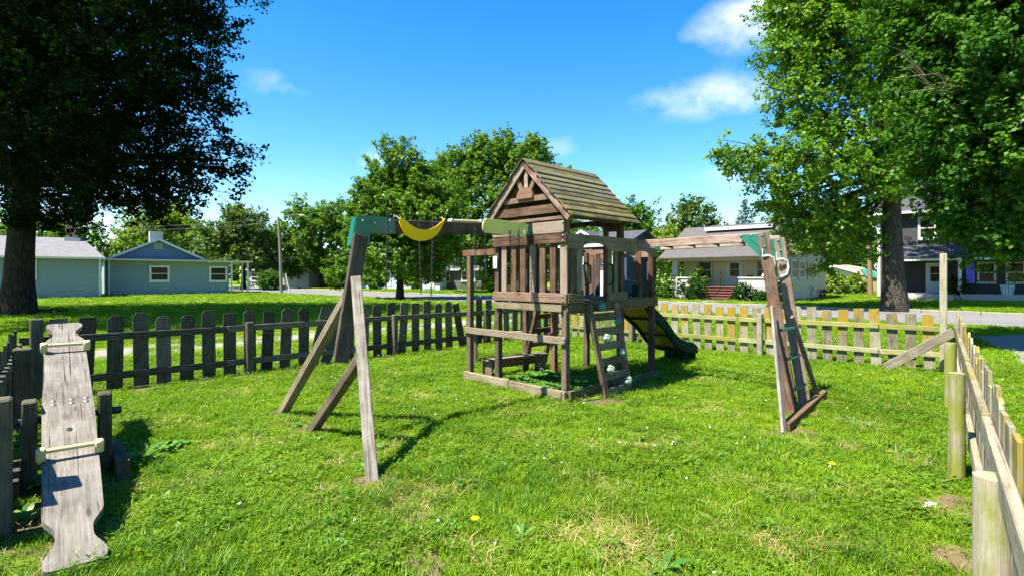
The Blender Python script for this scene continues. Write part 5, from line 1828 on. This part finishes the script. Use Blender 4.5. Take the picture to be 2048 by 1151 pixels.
def blade(rg, x, y, h, w, bend, az, curve=1.0):
    ca, sa = math.cos(az), math.sin(az)
    px_, py_ = -sa, ca
    p = []
    for t, ww in ((0, 1.0), (.5, .85), (1, 0)):
        off = bend * h * t ** 1.8
        z = h * t * (1 - .25 * bend * t)
        p.append((x + ca * off, y + sa * off, z, w * ww * .5))
    v = [(p[0][0] + px_ * p[0][3], p[0][1] + py_ * p[0][3], -.01), (p[0][0] - px_ * p[0][3], p[0][1] - py_ * p[0][3], -.01),
         (p[1][0] - px_ * p[1][3], p[1][1] - py_ * p[1][3], p[1][2]), (p[1][0] + px_ * p[1][3], p[1][1] + py_ * p[1][3], p[1][2]), (p[2][0], p[2][1], p[2][2])]
    return v, [(0, 1, 2, 3), (3, 2, 4)]


def tuft(rg, n, rad_, h0, h1, w0, w1, bend=(.2, 1.0)):
    vs, fs = [], []
    for _ in range(n):
        r, a = rad_ * math.sqrt(rg.random()), rg.uniform(0, 6.283)
        v, f = blade(rg, r * math.cos(a), r * math.sin(a), rg.uniform(h0, h1), rg.uniform(w0, w1), rg.uniform(*bend), rg.uniform(0, 6.283))
        b_ = len(vs)
        vs += v
        fs += [tuple(i + b_ for i in q) for q in f]
    return vs, fs


def clover(rg, n, rad_, hs=(.03, .07), ls=.012):
    vs, fs = [], []
    for _ in range(n):
        r, a = rad_ * math.sqrt(rg.random()), rg.uniform(0, 6.283)
        x, y, z = r * math.cos(a), r * math.sin(a), rg.uniform(*hs)
        a0 = rg.uniform(0, 6.283)
        tx, ty = rg.normal(0, .25, 2)
        for k in range(3):
            an = a0 + k * 2.094
            u = np.array([math.cos(an), math.sin(an)])
            p = np.array([-u[1], u[0]])
            l = ls * rg.uniform(.8, 1.3)
            q = [(0, 0), (.7, .62), (1.5, .75), (1.9, 0), (1.5, -.75), (.7, -.62)]
            b_ = len(vs)
            for s, t in q:
                d = u * s * l + p * t * l
                vs.append((x + d[0], y + d[1], z + d[0] * tx + d[1] * ty + .12 * abs(t) * l))
            fs.append(tuple(range(b_, b_ + 6)))
    return vs, fs


def rosette(rg, n, L0, L1, wd):
    vs, fs = [], []
    for k in range(n):
        az = k * 2.4 + rg.uniform(-.3, .3)
        L = rg.uniform(L0, L1)
        el = rg.uniform(.3, 1.1)
        u = np.array([math.cos(az), math.sin(az)])
        p = np.array([-u[1], u[0]])
        b_ = len(vs)
        st = ((0, .25), (.3, .8), (.6, 1.0), (.85, .65))
        for t, w in st:
            z = L * (math.sin(el) * t - .55 * t * t * math.sin(el)) + .006
            d = u * L * t * math.cos(el * .8)
            ww = wd * L * w
            vs += [(d[0] + p[0] * ww, d[1] + p[1] * ww, z + .25 * ww), (d[0], d[1], z), (d[0] - p[0] * ww, d[1] - p[1] * ww, z + .25 * ww)]
        d = u * L * math.cos(el * .8)
        vs.append((d[0], d[1], L * math.sin(el) * .42))
        for i in range(3):
            a = b_ + i * 3
            fs += [(a, a + 1, a + 4, a + 3), (a + 1, a + 2, a + 5, a + 4)]
        a = b_ + 9
        fs += [(a, a + 1, b_ + 12), (a + 1, a + 2, b_ + 12)]
    return vs, fs


def scatter(name, templates, pts, var, rot, scl, mat, label, cat):
    """One object: template tufts plus scatter points; geometry nodes copy a tuft to every point."""
    V, Fc, vid, tint = [], [], [], []
    rg = np.random.default_rng(len(pts))
    for k, (vs, fs) in enumerate(templates):
        b_ = len(V)
        V += vs
        Fc += [tuple(i + b_ for i in f) for f in fs]
        vid += [k + 1] * len(vs)
    nt = len(V)
    V = np.concatenate([np.array(V), pts])
    vid = np.concatenate([np.array(vid), np.zeros(len(pts))]).astype(np.int32)
    me = bpy.data.meshes.new(name)
    me.from_pydata([tuple(p) for p in V], [], Fc)
    me.materials.append(mat)
    n = len(V)
    me.attributes.new('vid', 'INT', 'POINT').data.foreach_set('value', vid)
    pv = np.zeros(n, np.int32)
    pv[nt:] = var + 1
    me.attributes.new('pv', 'INT', 'POINT').data.foreach_set('value', pv)
    ra = np.zeros((n, 3), np.float32)
    ra[nt:] = rot
    me.attributes.new('rot', 'FLOAT_VECTOR', 'POINT').data.foreach_set('vector', ra.ravel())
    sa = np.ones(n, np.float32)
    sa[nt:] = scl
    me.attributes.new('scl', 'FLOAT', 'POINT').data.foreach_set('value', sa)
    # a tint for every blade: faces that share a blade share it
    ft = rg.random(len(Fc)).astype(np.float32)
    me.attributes.new('tint', 'FLOAT', 'FACE').data.foreach_set('value', ft)
    o = link_mesh(name, me)
    tag(o, label, cat, kind='stuff')
    ng = bpy.data.node_groups.new(name + '_scatter', 'GeometryNodeTree')
    ng.interface.new_socket('Geometry', in_out='INPUT', socket_type='NodeSocketGeometry')
    ng.interface.new_socket('Geometry', in_out='OUTPUT', socket_type='NodeSocketGeometry')
    N_, Lk = ng.nodes, ng.links
    gi, go = N_.new('NodeGroupInput'), N_.new('NodeGroupOutput')

    def attr(nm, ty):
        a = N_.new('GeometryNodeInputNamedAttribute')
        a.data_type = ty
        a.inputs['Name'].default_value = nm
        return a.outputs['Attribute']

    def eq(sock, val):
        c = N_.new('FunctionNodeCompare')
        c.data_type = 'INT'
        c.operation = 'EQUAL'
        Lk.new(sock, c.inputs[2])
        c.inputs[3].default_value = val
        return c.outputs[0]

    jn = N_.new('GeometryNodeJoinGeometry')
    sp0 = N_.new('GeometryNodeSeparateGeometry')
    sp0.domain = 'POINT'
    Lk.new(gi.outputs[0], sp0.inputs[0])
    Lk.new(eq(attr('vid', 'INT'), 0), sp0.inputs[1])
    for k in range(len(templates)):
        st = N_.new('GeometryNodeSeparateGeometry')
        st.domain = 'POINT'
        Lk.new(gi.outputs[0], st.inputs[0])
        Lk.new(eq(attr('vid', 'INT'), k + 1), st.inputs[1])
        ip = N_.new('GeometryNodeInstanceOnPoints')
        Lk.new(sp0.outputs[0], ip.inputs['Points'])
        Lk.new(eq(attr('pv', 'INT'), k + 1), ip.inputs['Selection'])
        Lk.new(st.outputs[0], ip.inputs['Instance'])
        Lk.new(attr('rot', 'FLOAT_VECTOR'), ip.inputs['Rotation'])
        Lk.new(attr('scl', 'FLOAT'), ip.inputs['Scale'])
        Lk.new(ip.outputs[0], jn.inputs[0])
    Lk.new(jn.outputs[0], go.inputs[0])
    md = o.modifiers.new('scatter', 'NODES')
    md.node_group = ng
    return o


M_grass = grass_mat('grass_blade', (.080, .145, .008), (.142, .268, .010), (.235, .335, .02), .38)
M_tall = grass_mat('tall_grass_blade', (.045, .12, .010), (.085, .195, .015), (.15, .27, .026), .36)
M_clover = grass_mat('clover_leaf', (.060, .130, .011), (.115, .210, .015), (.18, .30, .026), .36, .012)
M_weed = grass_mat('weed_leaf', (.045, .13, .02), (.085, .21, .03), (.14, .29, .05), .3, .02)
M_straw = grass_mat('dry_straw', (.24, .17, .07), (.38, .29, .13), (.50, .42, .22), .2)
M_flower = plain('clover_flower', (.46, .44, .38), .8, .1, 40)

rg = np.random.default_rng(99)


def band(y0, y1, dens, margin=1.12):
    """Random ground points between two depths over the width of the view"""
    area = (y1 - y0) * (y0 + y1) * margin + (y1 - y0) * 2.4
    n = int(area * dens)
    Y = np.sqrt(rg.uniform(y0 ** 2, y1 ** 2, n))
    X = rg.uniform(-1, 1, n) * (Y * margin + 1.2)
    return np.stack([X, Y], 1)


def off_paved(xy):
    """Keep points off the street, the pavement and the floors of houses"""
    d = (xy[:, 0] - K0.x) * ND.x + (xy[:, 1] - K0.y) * ND.y
    ok = (d < -RW - .05) | (d > .2)
    xs = [p.x for p in pp]
    inside = np.zeros(len(xy), bool)
    j = len(pp) - 1
    for i in range(len(pp)):
        a, c = pp[i], pp[j]
        cond = ((a.y > xy[:, 1]) != (c.y > xy[:, 1])) & (xy[:, 0] < (c.x - a.x) * (xy[:, 1] - a.y) / (c.y - a.y + 1e-9) + a.x)
        inside ^= cond
        j = i
    return unworn(xy[ok & ~inside])


def place(xy, sc, tiltsd=.12):
    n = len(xy)
    d = (xy[:, 0] - K0.x) * ND.x + (xy[:, 1] - K0.y) * ND.y
    pts = np.concatenate([xy, np.where(d > 0, .075, 0.0)[:, None]], 1)
    rot = np.stack([rg.normal(0, tiltsd, n), rg.normal(0, tiltsd, n), rg.uniform(0, 6.283, n)], 1)
    return pts, rot, sc


xy = off_paved(np.concatenate([band(1.6, 4.5, 330), band(4.5, 7, 240), band(7, 11, 140), band(11, 17, 60), band(17, 30, 22), band(30, 60, 5)]))
f1_, f2_ = nfield(xy, .55, 1), nfield(xy, 2.1, 2)
ff_ = f1_ * .6 + f2_ * .55
bare = nfield(xy, 1.6, 5) + .6 * nfield(xy, 4.5, 6)
near = xy[:, 1] < 17
keep = ~(near & (bare > .42) & (rg.random(len(xy)) < .85))
xy, ff_, f1_ = xy[keep], ff_[keep], f1_[keep]
dist = xy[:, 1]
tm = [tuft(rg, 34, .085, .025, .06, .0035, .006), tuft(rg, 30, .085, .03, .07, .0035, .006, (.4, 1.3)), tuft(rg, 26, .10, .02, .045, .004, .007, (.5, 1.5))]
sc = rg.uniform(.75, 1.2, len(xy)) * (1 + np.clip((dist - 5) / 14, 0, 1.6)) * (1 + .25 * np.clip(f1_, -.6, 1))
scatter('grass', tm, *(lambda p, r, s: (p, rg.integers(0, 3, len(p)), r, s))(*place(xy, sc)), M_grass, 'short sunlit grass covering the yard and verges', 'grass')
# longer tufts, thickest at the front left
xy = off_paved(np.concatenate([band(1.6, 4.5, 70), band(4.5, 8, 26), band(8, 14, 10)]))
fl2 = nfield(xy, .7, 8) + .5 * nfield(xy, 2.5, 9) + np.where((xy[:, 0] < .3) & (xy[:, 1] < 4.6), .32, 0) - .12
xy = xy[fl2 > .0]
tt = [tuft(rg, 26, .07, .07, .15, .0035, .006, (.2, .9)), tuft(rg, 20, .06, .06, .12, .004, .007, (.3, 1.1))]
scatter('tall_grass', tt, *(lambda p, r, s: (p, rg.integers(0, 2, len(p)), r, s))(*place(xy, rg.uniform(.6, 1.1, len(xy)))), M_tall, 'longer darker grass tufts in patches across the yard', 'grass')
# clover patches
xy = off_paved(np.concatenate([band(1.6, 5, 150), band(5, 9, 110), band(9, 14, 60)]))
cf_ = nfield(xy, .8, 3) + .45 * nfield(xy, 2.7, 4)
xy = xy[cf_ + rg.normal(0, .25, len(xy)) > .22]
tcv = [clover(rg, 24, .11, (.015, .05), .0062), clover(rg, 20, .10, (.01, .04), .0055), clover(rg, 16, .11, (.02, .06), .0072)]
scatter('clover', tcv, *(lambda p, r, s: (p, rg.integers(0, 3, len(p)), r, s))(*place(xy, rg.uniform(.8, 1.35, len(xy)))), M_clover, 'patches of leafy clover mixed into the grass', 'clover')
# broad weeds
xy = off_paved(np.concatenate([band(1.8, 5, 3.2), band(5, 9, 2.4), band(9, 13, 1.2)]))
loc = []
for _ in range(560):                                   # the weedy sandbox under the fort
    q = FL(rg.uniform(.12, 1.2), rg.uniform(.1, 1.55), 0)
    loc.append((q.x, q.y))
xy = np.concatenate([xy, np.array(loc), np.stack([rg.uniform(-4.6, -3.0, 60), rg.uniform(2.9, 5.0, 60)], 1)])
scw = np.concatenate([rg.uniform(.5, 1.1, len(xy) - 620), rg.uniform(.6, 1.5, 560), rg.uniform(.8, 1.8, 60)])
tw_ = [rosette(rg, 8, .06, .13, .20), rosette(rg, 7, .08, .17, .12), rosette(rg, 10, .05, .10, .26)]
scatter('weeds', tw_, *(lambda p, r, s: (p, rg.integers(0, 3, len(p)), r, s))(*place(xy, scw)), M_weed, 'broad leaved weeds in the lawn and under the fort', 'weeds')
# dry straw on worn spots
xy = off_paved(np.concatenate([band(1.8, 5, 90), band(5, 9, 40)]))
sf = nfield(xy, 1.6, 5) + .6 * nfield(xy, 4.5, 6)
xy = xy[sf > .22]
ts_ = [tuft(rg, 14, .09, .03, .08, .003, .005, (1.2, 2.4)), tuft(rg, 10, .08, .04, .10, .003, .005, (1.4, 2.6))]
scatter('dry_grass', ts_, *(lambda p, r, s: (p, rg.integers(0, 2, len(p)), r, s))(*place(xy, rg.uniform(.7, 1.2, len(xy)))), M_straw, 'flattened dry straw on the worn spots of the lawn', 'dry grass')
# white clover heads
xy = off_paved(np.concatenate([band(1.9, 5, 2.0), band(5, 9, 2.6), band(9, 13, 2)]))
xy = xy[nfield(xy, .8, 3) > -.1]
hd_ = MB().ball((0, 0, .065), .0085, .0085, .008, 7, 5, .2)
scatter('clover_flowers', [(hd_.v, hd_.f)], *(lambda p, r, s: (p, np.zeros(len(p), int), r, s))(*place(xy, rg.uniform(.8, 1.3, len(xy)))), M_flower, 'small white clover flower heads dotted over the lawn', 'flowers')
# two dandelions, the white scrap in the grass
M_dand = plain('dandelion_petal', (.80, .60, .01), .8, .1, 60)
for i, (px, py, lab) in enumerate(((950, 1056, 'single yellow dandelion flower at the front of the lawn'), (1664, 940, 'smaller yellow dandelion in the lawn towards the right fence'))):
    g = G(px, py + 8)
    o = thing('dandelion', lab, 'flower', g, 0, 'dandelions in the lawn')
    b = MB()
    for r_, n_, z_ in ((.030, 16, .0), (.022, 12, .006), (.012, 8, .011)):
        for k in range(n_):
            a = k * 6.283 / n_ + r_ * 40
            c, s = math.cos(a), math.sin(a)
            b.quad((0, 0, .085 + z_), (r_ * .6 * c - .003 * s, r_ * .6 * s + .003 * c, .087 + z_), (r_ * c, r_ * s, .092 + z_), (r_ * .6 * c + .003 * s, r_ * .6 * s - .003 * c, .087 + z_))
    b.build('flower_head', M_dand, o, fix=False)
    MB().tube([(0, 0, -.01), (.004, 0, .04), (0, 0, .085)], .0025, 6).build('stem', M_weed, o)
g = G(1862, 1018)
b = MB()
b.add([(-.10, 0, .01), (-.05, .05, .03), (-.02, 0, .07), (-.06, -.03, .045), (.0, .04, .05), (.05, .0, .06), (.03, -.04, .03), (.11, .01, .02)],
      [(0, 3, 2, 1), (1, 2, 4), (2, 5, 4), (2, 6, 5), (2, 3, 6), (5, 6, 7), (4, 5, 7)])
o = b.build('paper_scrap', plain('white_paper', (.52, .50, .42), .7, .05), fix=False)
o.location = g
o.scale = (.72, .72, .8)
tag(o, 'crumpled white scrap of paper lying in the grass', 'paper')
